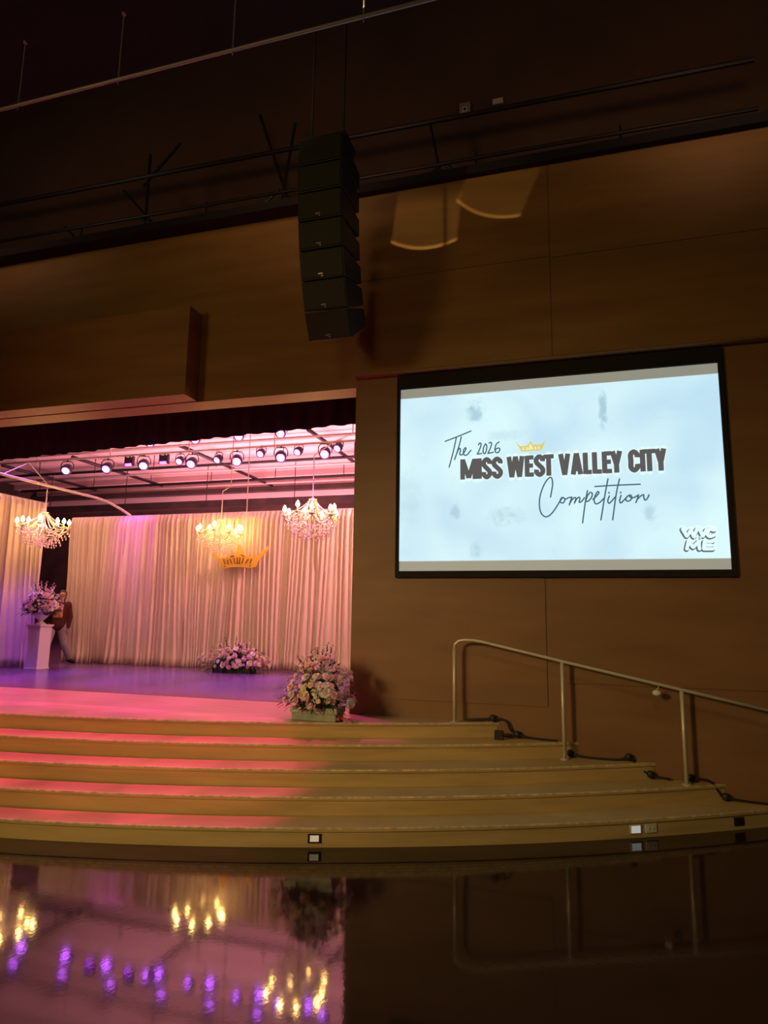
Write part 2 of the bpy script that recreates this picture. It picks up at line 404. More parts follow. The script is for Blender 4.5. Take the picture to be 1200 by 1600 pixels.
# ---------------------------------------------------------------- overhead pipe with hanger rods (house)
t = thing('hanging_pipe', (-4, 4.5, 7.0), 'long thin pale pipe hung on rods below the dark house ceiling', 'pipe')
MB().tube([(-8, 0, 0), (7, 0, 0)], 0.017, 10).build('pipe', M['pipe'], t, True)
for x in (-5.22, -4.03, -2.81, -1.57, -0.35):
    mb = MB().tube([(x+4, 0, -0.05), (x+4, 0, 0.74)], 0.006, 6)
    mb.build('hanger_rod', M['pipe'], t); 
    MB().lathe([(0.006,-0.015),(0.02,-0.01),(0.02,0.01),(0.006,0.015)], 10, (x+4,0,0.72)).build('hanger_cap', M['pipe'], t)
# marks on the dark back wall
t = thing('junction_box', (-1.51, 9.58, 10.33), 'small square box with a pale centre high on the dark wall', 'box')
box(-0.09, 0.09, -0.05, 0.0, -0.1, 0.1).build('box_body', mat('dusty grey box', (0.4, 0.34, 0.28), 0.7), t)
box(-0.045, 0.045, -0.06, -0.05, -0.07, 0.02).build('box_socket', M['petal'], t)
box(-0.022, 0.022, -0.064, -0.06, -0.045, -0.005).build('socket_hole', M['black'], t)
t = thing('wall_label', (-0.97, 9.58, 10.37), 'small pale rectangular notice high on the dark wall', 'label')
box(-0.085, 0.085, -0.02, 0.0, -0.045, 0.045).build('notice', M['petal'], t)

# truss above the wall
t = thing('steel_truss', (-6, 8.6, 0), 'dark steel roof truss above the brown wall', 'truss')
MB().tube([(-9, 0, 8.45), (8.5, 0, 8.15)], 0.05, 6).build('bottom_chord', M['blackmetal'], t)
MB().tube([(-9, 0, 8.78), (8.5, 0, 8.62)], 0.025, 6).build('top_chord', M['blackmetal'], t)
MB().tube([(-9, 0, 9.55), (8.5, 0, 9.35)], 0.035, 6).build('top_chord', M['blackmetal'], t)
for x in (-8.2, -5.7, -3.2, -1.2, 0.8): MB().tube([(x+6, 0, 8.35), (x+6, 0, 8.75)], 0.018, 6).build('vertical', M['blackmetal'], t)
for a, b, c_, d in ((-7.4, 9.3, -6.6, 8.4), (-6.9, 9.9, -6.9, 8.4), (-6.4, 8.4, -7.1, 8.72), (-4.9, 8.35, -4.4, 8.75), (-4.8, 10.2, -4.15, 8.35), (-4.15, 9.9, -4.35, 8.4), (-6.3, 10.0, -7.0, 9.3),
                    (-3.9, 8.3, -4.4, 8.75), (-2.2, 8.3, -1.7, 8.7), (-1.7, 8.7, -1.3, 8.3), (-1.9, 9.4, -1.7, 8.3), (-8.6, 8.8, -8.2, 8.4)):
    MB().tube([(a+6, 0.03, b), (c_+6, 0.03, d)], 0.024, 6).build('diagonal_brace', M['blackmetal'], t)

# ---------------------------------------------------------------- line array speaker
t = thing('line_array_speaker', (-2.63, 6.15, 7.45), 'tall curved black column of stacked speaker cabinets hanging in front of the brown wall', 'speaker')
cy_, cz_ = 0.0, -0.06
cab = None
N = 7
for i in range(N):
    tilt = math.radians([0, 3, 6, 10, 15, 22, 30][i])
    H = 0.335
    m1 = MB(); W2 = 0.27; D = 0.66
    def P3(x, d, h):   # d depth back from the front face, h down from the top edge
        return (x, cy_ + d*math.cos(tilt) + h*math.sin(tilt), cz_ - h*math.cos(tilt) + d*math.sin(tilt))
    v = [P3(-W2,0,0),P3(W2,0,0),P3(W2-0.02,D,0.06),P3(-W2+0.02,D,0.06),P3(-W2,0,H-0.012),P3(W2,0,H-0.012),P3(W2-0.02,D,H-0.07),P3(-W2+0.02,D,H-0.07)]
    m1.add(v, [(0,1,2,3),(7,6,5,4),(4,5,1,0),(5,6,2,1),(6,7,3,2),(7,4,0,3)])
    cbo = m1.build('speaker_cabinet', M['blackmetal'], t, bevel=0.008)
    g = MB()
    v = [P3(-W2+0.02,-0.012,0.015),P3(W2-0.02,-0.012,0.015),P3(W2-0.02,0.01,0.015),P3(-W2+0.02,0.01,0.015),
         P3(-W2+0.02,-0.012,H-0.03),P3(W2-0.02,-0.012,H-0.03),P3(W2-0.02,0.01,H-0.03),P3(-W2+0.02,0.01,H-0.03)]
    g.add(v, [(0,1,2,3),(7,6,5,4),(4,5,1,0),(5,6,2,1),(6,7,3,2),(7,4,0,3)]).build('grille', M['speaker'], cbo, bevel=0.004)
    if i >= 2:
        b = MB()
        for (xa, xb, h0, h1) in ((-0.05, 0.01, H-0.075, H-0.06), (-0.012, 0.008, H-0.05, H-0.035)):
            v = [P3(xa,-0.02,h0),P3(xb,-0.02,h0),P3(xb,-0.012,h0),P3(xa,-0.012,h0),P3(xa,-0.02,h1),P3(xb,-0.02,h1),P3(xb,-0.012,h1),P3(xa,-0.012,h1)]
            b.add(v, [(0,1,2,3),(7,6,5,4),(4,5,1,0),(5,6,2,1),(6,7,3,2),(7,4,0,3)])
        b.build('badge', M['silver'], cbo)
    n_ = P3(0, 0, H); cy_, cz_ = n_[1], n_[2]
box(-0.28, 0.28, 0.05, 0.40, -0.08, 0.0).build('rigging_frame', M['blackmetal'], t)
for x in (-0.2, 0.2): MB().tube([(x, 0.2, 0), (x, 0.2, 6.3)], 0.01, 6).build('rigging_cable', M['blackmetal'], t)

# ================================================================= SCREEN
t = thing('projection_screen', (-0.22, WY, 2.45), 'large black-framed projection screen showing the pageant title slide', 'screen')
sx = lambda x: x + 0.22
sz = lambda z: z - 2.45
yf = -0.035
fr = MB()
fr.box(sx(-2.11), sx(1.67), -0.03, 0-0.013, sz(2.45), sz(5.04))
fr.build('black_backing', M['black'], t)
for a in ((-2.115,-2.072,2.45,4.86), (1.622,1.672,2.45,4.86), (-2.072,1.622,2.45,2.528), (-2.115,1.672,4.86,5.04)):
    box(sx(a[0]), sx(a[1]), -0.06, -0.03, sz(a[2]), sz(a[3])).build('frame_border', M['black'], t)
box(sx(-2.07), sx(1.62), -0.036, -0.031, sz(2.53), sz(4.855)).build('screen_cloth', M['fabric_grey'], t)
sl = box(sx(-2.07), sx(1.62), -0.040, -0.037, sz(2.65), sz(4.73)).build('title_slide', M['slide'], t)
THIN = [
    [(-1.49, 4.136), (-1.321, 4.193), (-1.168, 4.247)],
    [(-1.35, 4.18), (-1.38, 4.039), (-1.417, 3.893), (-1.442, 3.805)],
    [(-1.289, 4.183), (-1.314, 4.08), (-1.351, 3.963), (-1.373, 3.898), (-1.351, 3.963), (-1.314, 4.036), (-1.298, 4.012), (-1.31, 3.964), (-1.285, 3.952), (-1.256, 3.98), (-1.231, 4.023), (-1.241, 4.039), (-1.263, 4.003), (-1.256, 3.951), (-1.22, 3.948), (-1.191, 3.981), (-1.169, 4.005)],
    [(-1.078, 4.066), (-1.064, 4.087), (-1.046, 4.079), (-1.054, 4.035), (-1.079, 3.977), (-1.093, 3.952), (-1.062, 3.954), (-1.04, 3.957)],
    [(-0.997, 4.068), (-1.015, 4.032), (-1.022, 3.974), (-1.005, 3.951), (-0.988, 3.972), (-0.976, 4.037), (-0.989, 4.072), (-0.997, 4.068)],
    [(-0.949, 4.08), (-0.929, 4.089), (-0.918, 4.071), (-0.933, 4.02), (-0.955, 3.97), (-0.962, 3.953), (-0.927, 3.958), (-0.898, 3.964)],
    [(-0.826, 4.087), (-0.862, 4.06), (-0.879, 4.002), (-0.87, 3.962), (-0.842, 3.956), (-0.821, 3.984), (-0.827, 4.009), (-0.855, 4.008), (-0.877, 3.987)],
    [(-0.24, 3.385), (-0.225, 3.461), (-0.212, 3.545), (-0.221, 3.609), (-0.247, 3.617), (-0.303, 3.549), (-0.353, 3.424), (-0.369, 3.313), (-0.358, 3.215), (-0.325, 3.165), (-0.286, 3.154), (-0.232, 3.19), (-0.177, 3.264), (-0.135, 3.332), (-0.101, 3.373), (-0.079, 3.351), (-0.096, 3.313), (-0.128, 3.318), (-0.128, 3.353), (-0.105, 3.376), (-0.069, 3.355), (-0.039, 3.37), (0.0, 3.376)],
    [(0.0, 3.376), (-0.017, 3.328), (-0.031, 3.287), (-0.011, 3.328), (0.026, 3.368), (0.044, 3.358), (0.027, 3.306), (0.049, 3.346), (0.076, 3.373), (0.089, 3.356), (0.079, 3.314), (0.106, 3.321), (0.14, 3.364)],
    [(0.175, 3.445), (0.144, 3.295), (0.109, 3.071)],
    [(0.145, 3.302), (0.173, 3.383), (0.204, 3.422), (0.227, 3.409), (0.218, 3.368), (0.184, 3.324), (0.154, 3.319)],
    [(0.23, 3.34), (0.269, 3.375), (0.299, 3.413), (0.287, 3.43), (0.259, 3.387), (0.244, 3.326), (0.262, 3.287), (0.305, 3.303), (0.351, 3.349)],
    [(0.404, 3.573), (0.366, 3.396), (0.31, 3.099)],
    [(0.257, 3.49), (0.452, 3.495), (0.747, 3.496)],
    [(0.412, 3.374), (0.392, 3.32), (0.406, 3.289), (0.439, 3.319), (0.472, 3.358)],
    [(0.406, 3.415), (0.412, 3.407)],
    [(0.528, 3.567), (0.486, 3.392), (0.437, 3.098)],
    [(0.538, 3.376), (0.521, 3.322), (0.53, 3.288), (0.565, 3.318), (0.604, 3.36)],
    [(0.531, 3.413), (0.537, 3.405)],
    [(0.636, 3.375), (0.604, 3.363), (0.586, 3.327), (0.602, 3.306), (0.633, 3.316), (0.651, 3.347), (0.64, 3.375), (0.623, 3.366), (0.659, 3.342), (0.723, 3.372)],
    [(0.723, 3.376), (0.709, 3.329), (0.692, 3.289), (0.708, 3.322), (0.747, 3.361), (0.776, 3.374), (0.777, 3.347), (0.788, 3.313), (0.813, 3.328), (0.834, 3.371)],
]
LOGO = [
    [(1.16, 2.974), (1.198, 2.896), (1.243, 2.96), (1.268, 2.889), (1.304, 2.97)],
    [(1.331, 2.97), (1.358, 2.893), (1.399, 2.962)],
    [(1.473, 2.955), (1.431, 2.967), (1.404, 2.921), (1.427, 2.888), (1.469, 2.902)],
    [(1.191, 2.755), (1.211, 2.837), (1.256, 2.772), (1.312, 2.835), (1.318, 2.753)],
    [(1.45, 2.833), (1.371, 2.834), (1.361, 2.753), (1.45, 2.752)],
    [(1.363, 2.794), (1.437, 2.792)],
]
LOGOSMALL = [
    [(1.282, 2.859), (1.294, 2.886)],
    [(1.336, 2.882), (1.315, 2.876), (1.33, 2.862), (1.308, 2.851)],
]
CROWN = [
    [(-0.637, 4.085), (-0.576, 4.018), (-0.528, 4.019), (-0.486, 4.029), (-0.455, 4.082), (-0.424, 4.029), (-0.363, 4.025), (-0.329, 4.027), (-0.276, 4.077), (-0.331, 3.955), (-0.446, 3.955), (-0.563, 3.952)],
]
GLYPHS = [('M', -1.301, -1.099), ('I', -1.092, -1.046), ('S', -1.042, -0.919), ('S', -0.919, -0.79), ('W', -0.737, -0.536), ('E', -0.53, -0.423), ('S', -0.42, -0.294), ('T', -0.312, -0.191), ('V', -0.136, -0.008), ('A', 0.0, 0.13), ('L', 0.135, 0.232), ('L', 0.237, 0.342), ('E', 0.345, 0.453), ('Y', 0.44, 0.567), ('C', 0.631, 0.756), ('I', 0.762, 0.808), ('T', 0.785, 0.927), ('Y', 0.915, 1.035)]

for lo_, hi_ in ((0, 3), (3, 7), (7, 99)):
    th = MB()
    for s_ in THIN[lo_:hi_]:
        pts = catmull([(sx(x), sz(z)) for x, z in s_], 5) if len(s_) > 2 else [(sx(x), sz(z)) for x, z in s_]
        th.ribbon(pts, 0.0155, -0.0455, 0.001, round_ends=True)
    th.build('handwritten_word', M['inkthin'], t)
# bold condensed capitals drawn as ribbons in a unit box
def glyph(g, w_, s_, r=1):
    h = s_/2
    if g == 'M': return [[(h*0.9,0),(h*0.9,1)],[(w_-h*0.9,0),(w_-h*0.9,1)],[(h*1.0,0.97),(w_/2,0.06)],[(w_-h*1.0,0.97),(w_/2,0.06)]]
    if g == 'W': return [[(h*.8,1),(w_*0.27,0.0)],[(w_*0.27,0.0),(w_*.5,1.0)],[(w_*.5,1.0),(w_*.73,0.0)],[(w_*.73,0),(w_-h*.8,1)]]
    if g == 'V': return [[(h*.8,1),(w_/2,0.0)],[(w_-h*.8,1),(w_/2,0.0)]]
    if g == 'A': return [[(h*.8,0),(w_/2,1.0)],[(w_-h*.8,0),(w_/2,1.0)],[(w_*.3,.26),(w_*.7,.26)]]
    if g == 'I': return [[(w_/2,0),(w_/2,1)]]
    if g == 'L': return [[(h,1),(h,0)],[(h,.09),(w_,.09)]]
    if g == 'T': return [[(w_/2,0),(w_/2,1)],[(0,.91),(w_,.91)]]
    if g == 'E': return [[(h,1),(h,0)],[(h,.09),(w_,.09)],[(h,.91),(w_,.91)],[(h,.52),(w_*.92,.52)]]
    if g == 'Y': return [[(w_/2,0),(w_/2,.45)],[(h*.8,1),(w_/2,.38)],[(w_-h*.8,1),(w_/2,.38)]]
    if g == 'C': return [catmull([(w_-h,.66),(w_-h,.80),(w_/2,.92),(h,.80),(h,.5),(h,.20),(w_/2,.08),(w_-h,.20),(w_-h,.36)], 4)]
    if g == 'S': return [catmull([(w_-h,.70),(w_-h,.82),(w_/2,.93),(h,.82),(h,.66),(w_*.5,.5),(w_-h,.34),(w_-h,.18),(w_/2,.07),(h,.18),(h,.32)], 4)]
halo = MB()
for gi, (g, x0, x1) in enumerate(GLYPHS):
    if gi in (0, 4, 8, 14): bold = MB()
    Z0, Z1 = 3.642, 3.897; hh = Z1-Z0; wu = (x1-x0)/hh; su = 0.225
    for k, path in enumerate(glyph(g, wu, su)):
        wd = su*hh
        if g in 'TLE' and k >= 1: wd *= 0.92
        P = [(sx(x0 + u*hh), sz(Z0+v*hh)) for u, v in path]
        bold.ribbon(P, wd, -0.0425 - 0.00002*k, 0.001)
        halo.ribbon(P, wd+0.02, -0.0405, 0.001, round_ends=True)
    if gi in (3, 7, 13, 17): bold.build('title_word', M['ink'], t)
halo.build('title_outline', M['halo'], t)
lg = MB(); lw = MB(); lh = MB()
for s_ in LOGO:
    P = [(sx(x), sz(z)) for x, z in s_]
    if LOGO.index(s_) == 2: P = catmull(P, 4)
    for a, b in zip(P, P[1:]):
        lh.ribbon([a, b], 0.085, -0.0405, 0.0005, round_ends=True)
        lg.ribbon([(a[0]-0.008, a[1]-0.009), (b[0]-0.008, b[1]-0.009)], 0.054, -0.0425, 0.001, round_ends=True)
        lw.ribbon([a, b], 0.036, -0.044, 0.001, round_ends=True)
for s_ in LOGOSMALL:
    P = [(sx(x), sz(z)) for x, z in s_]
    lw.ribbon(P, 0.022, -0.0445, 0.001, round_ends=True); lg.ribbon(P, 0.006, -0.0465, 0.001)
lh.build('logo_halo', M['halo'], t); lg.build('logo_shadow', M['logogrey'], t); lw.build('logo_letters', M['halo'], t)
cr = MB().prism_xz([(sx(x), sz(z)) for x, z in CROWN[0]][::-1], -0.0425, -0.0415)
cr.build('slide_crown', M['slidegold'], t)
c2 = MB()
for x in (-0.54, -0.50, -0.40, -0.36): c2.prism_xz([(sx(x)-0.012, sz(3.97)), (sx(x)+0.012, sz(3.97)), (sx(x)+0.008, sz(4.005)), (sx(x)-0.008, sz(4.005))], -0.0435, -0.0428)
c2.prism_xz([(sx(-0.49), sz(3.972)), (sx(-0.42), sz(3.972)), (sx(-0.455), sz(4.05))], -0.0435, -0.0428)
c2.build('slide_crown_gems', M['slidelight'], t)

# ================================================================= HANDRAIL
t = thing('handrail', (-1.37, 7.58, SZ), 'steel handrail on slim posts descending the right end of the steps', 'handrail')
hx = -1.37
pts = [(-1.36, .81), (-1.36, 1.60), (-1.352, 1.67), (-1.31, 1.71), (-1.25, 1.72), (-1.14, 1.72), (-1.04, 1.705), (-0.16, 1.515), (1.04, 1.265), (2.3, 1.0)]
P = [(x-hx, 0, z-SZ) for x, z in pts]
MB().tube(P[1:], 0.017, 10).build('top_rail', M['rail'], t, True)
for x, z0, z1 in ((-1.36, SZ, 1.62), (-0.16, .48, 1.50), (1.04, .32, 1.25), (2.24, 0.0, 1.0)):
    MB().tube([(x-hx, 0, z0-SZ), (x-hx, 0, z1-SZ)], 0.021, 10).build('post', M['rail'], t, True)
    MB().lathe([(0.05, 0.0), (0.05, 0.008), (0.024, 0.014)], 14, (x-hx, 0, z0-SZ)).build('base_flange', M['rail'], t)
t = thing('rail_hook', (0.80, 7.60, 1.22), 'small pale clip hanging under the handrail between its lower posts', 'hook')
MB().tube(catmull([(0, 0, 0.095), (0.02, 0, 0.08), (0.015, 0, 0.05), (0, 0, 0.04)], 4), 0.005, 6).build('clip_wire', M['rail'], t)
MB().ball((0, 0, 0.0), (0.045, 0.03, 0.032), 12, 8).build('clip_body', M['white'], t, True)

# ---------------------------------------------------------------- cable with couplings along the wall base
def cable(name, pts, knobs, label):
    o0 = pts[0]
    t = thing(name, o0, label, 'cable', 'cable lengths along the stair wall')
    L = [(p[0]-o0[0], p[1]-o0[1], p[2]-o0[2]) for p in pts]
    MB().tube(catmull(L, 5), 0.012, 7).build('cord', M['blackmetal'], t, True)
    for k in knobs:
        p = L[k]
        MB().ball((p[0], p[1], p[2]+0.005), (0.042, 0.030, 0.040), 10, 7).build('coupling', M['blackmetal'], t, True)
cyy = WY - 0.05
cable('stair_cable', [(-1.25, cyy, .815), (-0.94, cyy, .845), (-0.80, cyy, .83), (-0.74, cyy, .73), (-0.67, cyy, .685), (-0.45, cyy, .655), (-0.24, cyy, .65)], (1, 4), 'dark cable with couplings at the top riser end beside the uppermost handrail post')
cable('stair_cable', [(-0.10, cyy, .52), (0.1, cyy, .495), (0.38, cyy, .495), (0.50, cyy, .525), (0.60, cyy, .43), (0.71, cyy, .365), (0.90, cyy, .335)], (0, 3, 5), 'dark cable with couplings between the middle and lowest visible handrail posts')
cable('stair_cable', [(1.10, cyy, .36), (1.22, cyy, .36), (1.30, cyy, .33), (1.36, cyy, .24), (1.42, cyy, .20), (1.70, cyy, .175), (2.0, cyy, .175)], (0, 4), 'dark cable with couplings to the right of the lowest visible handrail post')
t = thing('cable_box', (-0.86, 7.58, .64), 'small dark box leaning at the end of the top riser', 'box')
box(-0.05, 0.05, -0.03, 0.03, 0.0, 0.10).build('box_case', M['bronze'], t, bevel=0.008)
MB().tube([(0.04, 0, 0.05), (0.09, 0.03, 0.03), (0.13, 0.08, 0.02)], 0.008, 6).build('box_lead', M['blackmetal'], t)

# ---------------------------------------------------------------- plates in the lowest riser
def riser_plate(x, label, kind):
    r = 16.58; y = CY - math.sqrt(r*r-(x-CX)**2)
    ang = math.atan2(x-CX, CY-y)
    t = thing('wall_plate', (x, y, 0.075), label, 'outlet', 'plates in the lowest riser', rz=ang)
    hw, hh = (0.058, 0.038)
    body = M['bronze'] if kind in ('lamp', 'dark') else M['plate']
    box(-hw, hw, -0.008, 0.001, -hh, hh).build('cover', body, t, bevel=0.003)
    if kind == 'lamp': box(-0.038, 0.038, -0.012, -0.008, -0.024, 0.026).build('lens', M['stepled'], t)
    if kind == 'bright': box(-0.045, 0.045, -0.012, -0.008, -0.03, 0.03).build('lens', M['glowplate'], t)
    if kind == 'outlet':
        for xx in (-0.022, 0.022):
            s_ = MB(); s_.lathe([(0.016, 0), (0.016, 0.003)], 14)
            s_.v = [(a+xx, -0.008-c, b) for a, b, c in s_.v]; q = s_.build('socket', M['white'], t)
            box(xx-0.008, xx-0.004, -0.0125, -0.011, -0.004, 0.006).box(xx+0.004, xx+0.008, -0.0125, -0.011, -0.004, 0.006).build('slot', M['black'], q)
    if kind == 'dark': box(-0.04, 0.04, -0.011, -0.008, -0.026, 0.026).build('flap', M['bronze'], t)
M['stepled'] = mat('step light lens', (0.8, 0.75, 0.6), 0.4, emit=(0.9, 0.80, 0.60), estr=0.3)
M['glowplate'] = mat('glowing plate face', (0.8, 0.8, 0.8), 0.4, emit=(0.75, 0.85, 0.85), estr=0.38)  # plate face given its own weak glow
riser_plate(-2.23, 'small lit step light with dark rim below the flower planter', 'lamp')
riser_plate(0.47, 'white lit plate left of the power outlet in the lowest riser', 'bright')
riser_plate(0.61, 'ivory power outlet with two sockets in the lowest riser', 'outlet')
riser_plate(1.45, 'dark closed floor box cover near the right end of the lowest riser', 'dark')

# ================================================================= STAGE: DRAPES
def drape(name, path, z0, ztop, label, parts, seed, amp=0.115, flare=0.05):
    """path: list of (x, y) along the rod; ztop(s) top height"""
    rr = random.Random(seed)
    t = thing(name, (path[0][0], path[0][1], z0), label, 'curtain')
    L = [0]
    for a, b in zip(path, path[1:]): L.append(L[-1]+math.hypot(b[0]-a[0], b[1]-a[1]))
    tot = L[-1]
    def at(s):
        for i in range(len(L)-1):
            if s <= L[i+1] or i == len(L)-2:
                k = (s-L[i])/(L[i+1]-L[i]); a, b = path[i], path[i+1]
                d = ((b[0]-a[0])/(L[i+1]-L[i]), (b[1]-a[1])/(L[i+1]-L[i]))
                return a[0]+(b[0]-a[0])*k, a[1]+(b[1]-a[1])*k, d
    per = tot/parts
    for pi in range(parts):
        # irregular pleats: list of fold centres
        folds = []; s = 0
        while s < per:
            wd = rr.uniform(0.04, 0.15); folds.append((s, wd, rr.uniform(0.45, 1.25), rr.uniform(-1, 1), rr.random())); s += wd
        mb = MB(); nx = int(per/0.011); nz = 18; H = []
        ph = [rr.uniform(0, 6.28) for _ in range(6)]
        for iz in range(nz+1):
            v = iz/nz
            for ix in range(nx+1):
                s = per*ix/nx
                # drift of the folds with height
                dr = (1-v)*0.10*math.sin(s*2.1+ph[0]) + (1-v)**2*0.05*math.sin(s*5+ph[1])
                q = s + dr
                q = min(max(q, 0), per-1e-4)
                for (fs_, fw, fa, fb, fc) in folds:
                    if fs_ <= q < fs_+fw: break
                u = (q-fs_)/fw
                dep = amp*fa*(1-math.cos(2*PI*u))/2*(0.55+0.45*v)
                dep += 0.020*math.sin(s*7+ph[2]+v*1.2)*(0.4+0.6*(1-v)) + 0.012*math.sin(s*17+ph[3]-v*2)
                if v > 0.965: dep *= 0.45
                fl = max(0, 0.10-v)/0.10
                dep += flare*fl*fl*(0.6+0.4*math.sin(s*9+ph[4]))
                x, y, d = at(min(tot, pi*per+s*1.02))
                
                nxn, nyn = d[1], -d[0]
                zt = ztop((pi*per+s)/tot)
                hem = 0.012*math.sin(s*6+ph[5])*fl
                mb.v.append((x+nxn*dep-path[0][0], y+nyn*dep-path[0][1], (zt-z0)*v + max(0, hem)+0.004))
        for iz in range(nz):
            for ix in range(nx):
                a = iz*(nx+1)+ix; mb.f.append((a, a+1, a+nx+2, a+nx+1))
        o = mb.build('drape_panel', M['drape'], t, True)
        o.modifiers.new('thick', 'SOLIDIFY').thickness = 0.003
    rod = [(x-path[0][0], y-path[0][1]+0.02, ztop(L[i]/tot)-z0+0.005) for i, (x, y) in enumerate(path)]
    MB().tube(rod, 0.02, 8).build('curtain_rod', M['palepipe'], t)
    return t
drape('stage_curtain', [(-11.65, 12.8), (-1.95, 12.8)], SZ, lambda s: 4.20, 'wide pleated ivory drape across the back of the stage', 6, 3)
drape('stage_curtain', [(-12.6, 10.3), (-11.6, 11.0), (-11.02, 11.32)], SZ, lambda s: 4.62-0.34*s, 'pleated ivory drape at the left side behind the white pedestal', 2, 9)

# drape support pipe along the side with hoist lines
t = thing('side_pipe', (-10.5, 9.2, 4.56), 'pale pipe running back over the left drape to the rear curtain', 'pipe')
MB().tube([(0, -0.6, 0), (0, 3.0, 0), (0.08, 3.3, -0.05), (0.3, 3.52, -0.2), (0.5, 3.6, -0.34)], 0.03, 10).build('pipe', M['palepipe'], t, True)
for y in (1.2, 2.3): MB().lathe([(0.04, -0.03), (0.04, 0.03)], 10, (0, y, 0)).build('pipe_clamp', M['palepipe'], t)
for dy in (0.45, 1.55):
    MB().tube([(0, dy, 0.02), (0.02, 1.0, 0.36)], 0.009, 6).build('sling_leg', M['palepipe'], t)

# ================================================================= CHANDELIERS
def make_chandelier():
    t = thing('chandelier', (0, 0, 0), 'x', 'chandelier', 'crystal chandeliers over the stage')
    MB().lathe([(0.012,-0.55),(0.035,-0.53),(0.05,-0.48),(0.03,-0.42),(0.022,-0.30),(0.06,-0.26),(0.07,-0.22),(0.04,-0.18),(0.02,-0.1),(0.02,0.02),(0.06,0.05),(0.075,0.065),(0.03,0.08),(0.012,0.10)], 14).build('centre_stem', M['chand'], t, True)
    MB().tube([(0,0,0.09),(0,0,0.55)], 0.011, 8).build('hanging_rod', M['palepipe'], t)
    n = 9; fringe = MB()
    for k in range(n):
        a = 2*PI*k/n + 0.2; c, s = math.cos(a), math.sin(a)
        rad = 0.48 if k % 3 else 0.38; zc = -0.25 if k % 3 else -0.19
        arm = [(0.05, -0.22), (0.16, -0.33), (0.30, -0.37), (rad-0.05, -0.33), (rad, zc-0.06), (rad, zc-0.02)]
        MB().tube([(r*c, r*s, z) for r, z in catmull(arm, 4)], 0.011, 6).build('arm', M['chand'], t, True)
        # upper scroll
        sc = [(0.04, 0.05), (0.10, -0.06), (0.20, -0.20), (0.30, -0.27), (rad-0.03, -0.25)]
        MB().tube([(r*c, r*s, z) for r, z in catmull(sc, 4)], 0.007, 6).build('scroll', M['chand'], t, True)
        cd = MB().lathe([(0.012,-0.03),(0.045,-0.015),(0.05,0.0),(0.014,0.0),(0.013,0.07)], 12, (rad*c, rad*s, zc)).build('candle', M['chand'], t)
        MB().lathe([(0.008,0.07),(0.026,0.088),(0.035,0.112),(0.025,0.145),(0.004,0.18)], 10, (rad*c, rad*s, zc)).build('bulb', M['bulb'], cd, True)
        # bead swags: beads threaded on a wire, one piece each
        a2 = 2*PI*(k+1)/n+0.2
        def beads(f, nb):
            P = []; R_ = []
            for j in range(nb*3+1):
                P.append(f(j/(nb*3))); R_.append((0.002, 0.0105, 0.0105)[j % 3])
            MB().tube(P, R_, 6).build('bead_swag', M['crystal'], t, True)
        beads(lambda u: ((rad*(1-0.1*math.sin(PI*u)))*math.cos(a+(a2-a)*u), (rad*(1-0.1*math.sin(PI*u)))*math.sin(a+(a2-a)*u), -0.27-0.09*math.sin(PI*u)), 11)
        beads(lambda u: ((0.06+u*(rad-0.08))*c, (0.06+u*(rad-0.08))*s, 0.05-0.29*u**0.7), 11)
        for (r, z) in ((rad, -0.36), (rad-0.06, -0.42), (0.36, -0.44), (0.30, -0.49), (0.24, -0.50), (0.17, -0.53), (0.33, -0.55), (0.22, -0.60), (0.12, -0.60)):
            for da in (0, 0.35):
                aa = a+da
                fringe.lathe([(0.001,-0.035),(0.014,-0.015),(0.007,0.01),(0.001,0.018)], 6, (r*math.cos(aa), r*math.sin(aa), z+0.03*math.sin(7*aa)))
                fringe.ball((r*math.cos(aa), r*math.sin(aa), z+0.035+0.03*math.sin(7*aa)), 0.008, 5, 4)
    fo = fringe.build('crystal_fringe', M['crystal'], t); fo['kind'] = 'stuff'
    # lower ring
    MB().tube([(0.22*math.cos(x), 0.22*math.sin(x), -0.42) for x in [2*PI*i/24 for i in range(25)]], 0.006, 6).build('lower_ring', M['chand'], t)
    return t
CH = make_chandelier()
chs = [((-4.33, 10.3, 3.90), 'crystal chandelier hanging at the right of the stage opening beside the wall', 1.0, 0.0),
       ((-7.14, 12.05, 3.87), 'crystal chandelier hanging in front of the rear drape just above the gold crown', 1.0, 0.5),
       ((-10.25, 10.5, 3.88), 'crystal chandelier hanging at the far left above the white pedestal flowers', 1.0, 0.9)]
for i, (loc, lb, sc, rz) in enumerate(chs):
    o = CH if i == 0 else copy_tree(CH)
    o.location = loc; o.rotation_euler = (0, 0, rz); o['label'] = lb
def sling(pts, label):
    o0 = pts[0]
    tag(MB().tube([(p[0]-o0[0], p[1]-o0[1], p[2]-o0[2]) for p in pts], 0.010, 6).build('hoist_line', M['palepipe'], None, False, o0), label, 'line', 'pale suspension lines')
sling([(-4.33, 10.3, 4.45), (-4.33, 10.3, 4.75), (-3.95, 10.3, 4.98), (-3.62, 10.3, 5.1), (-3.62, 10.3, 6.6)], 'pale bent line holding the chandelier beside the wall')
sling([(-7.14, 12.05, 4.42), (-7.14, 12.05, 4.55), (-6.95, 12.05, 4.65), (-6.95, 12.05, 6.6)], 'pale line above the chandelier over the gold crown')
sling([(-6.85, 12.60, 3.10), (-6.85, 12.60, 4.9), (-6.85, 12.60, 6.6)], 'thin pale line holding the gold crown')

# ---------------------------------------------------------------- gold crown
t = thing('gold_crown', (-7.0, 12.58, 2.93), 'large cut-out gold crown hanging in front of the rear drape', 'crown')
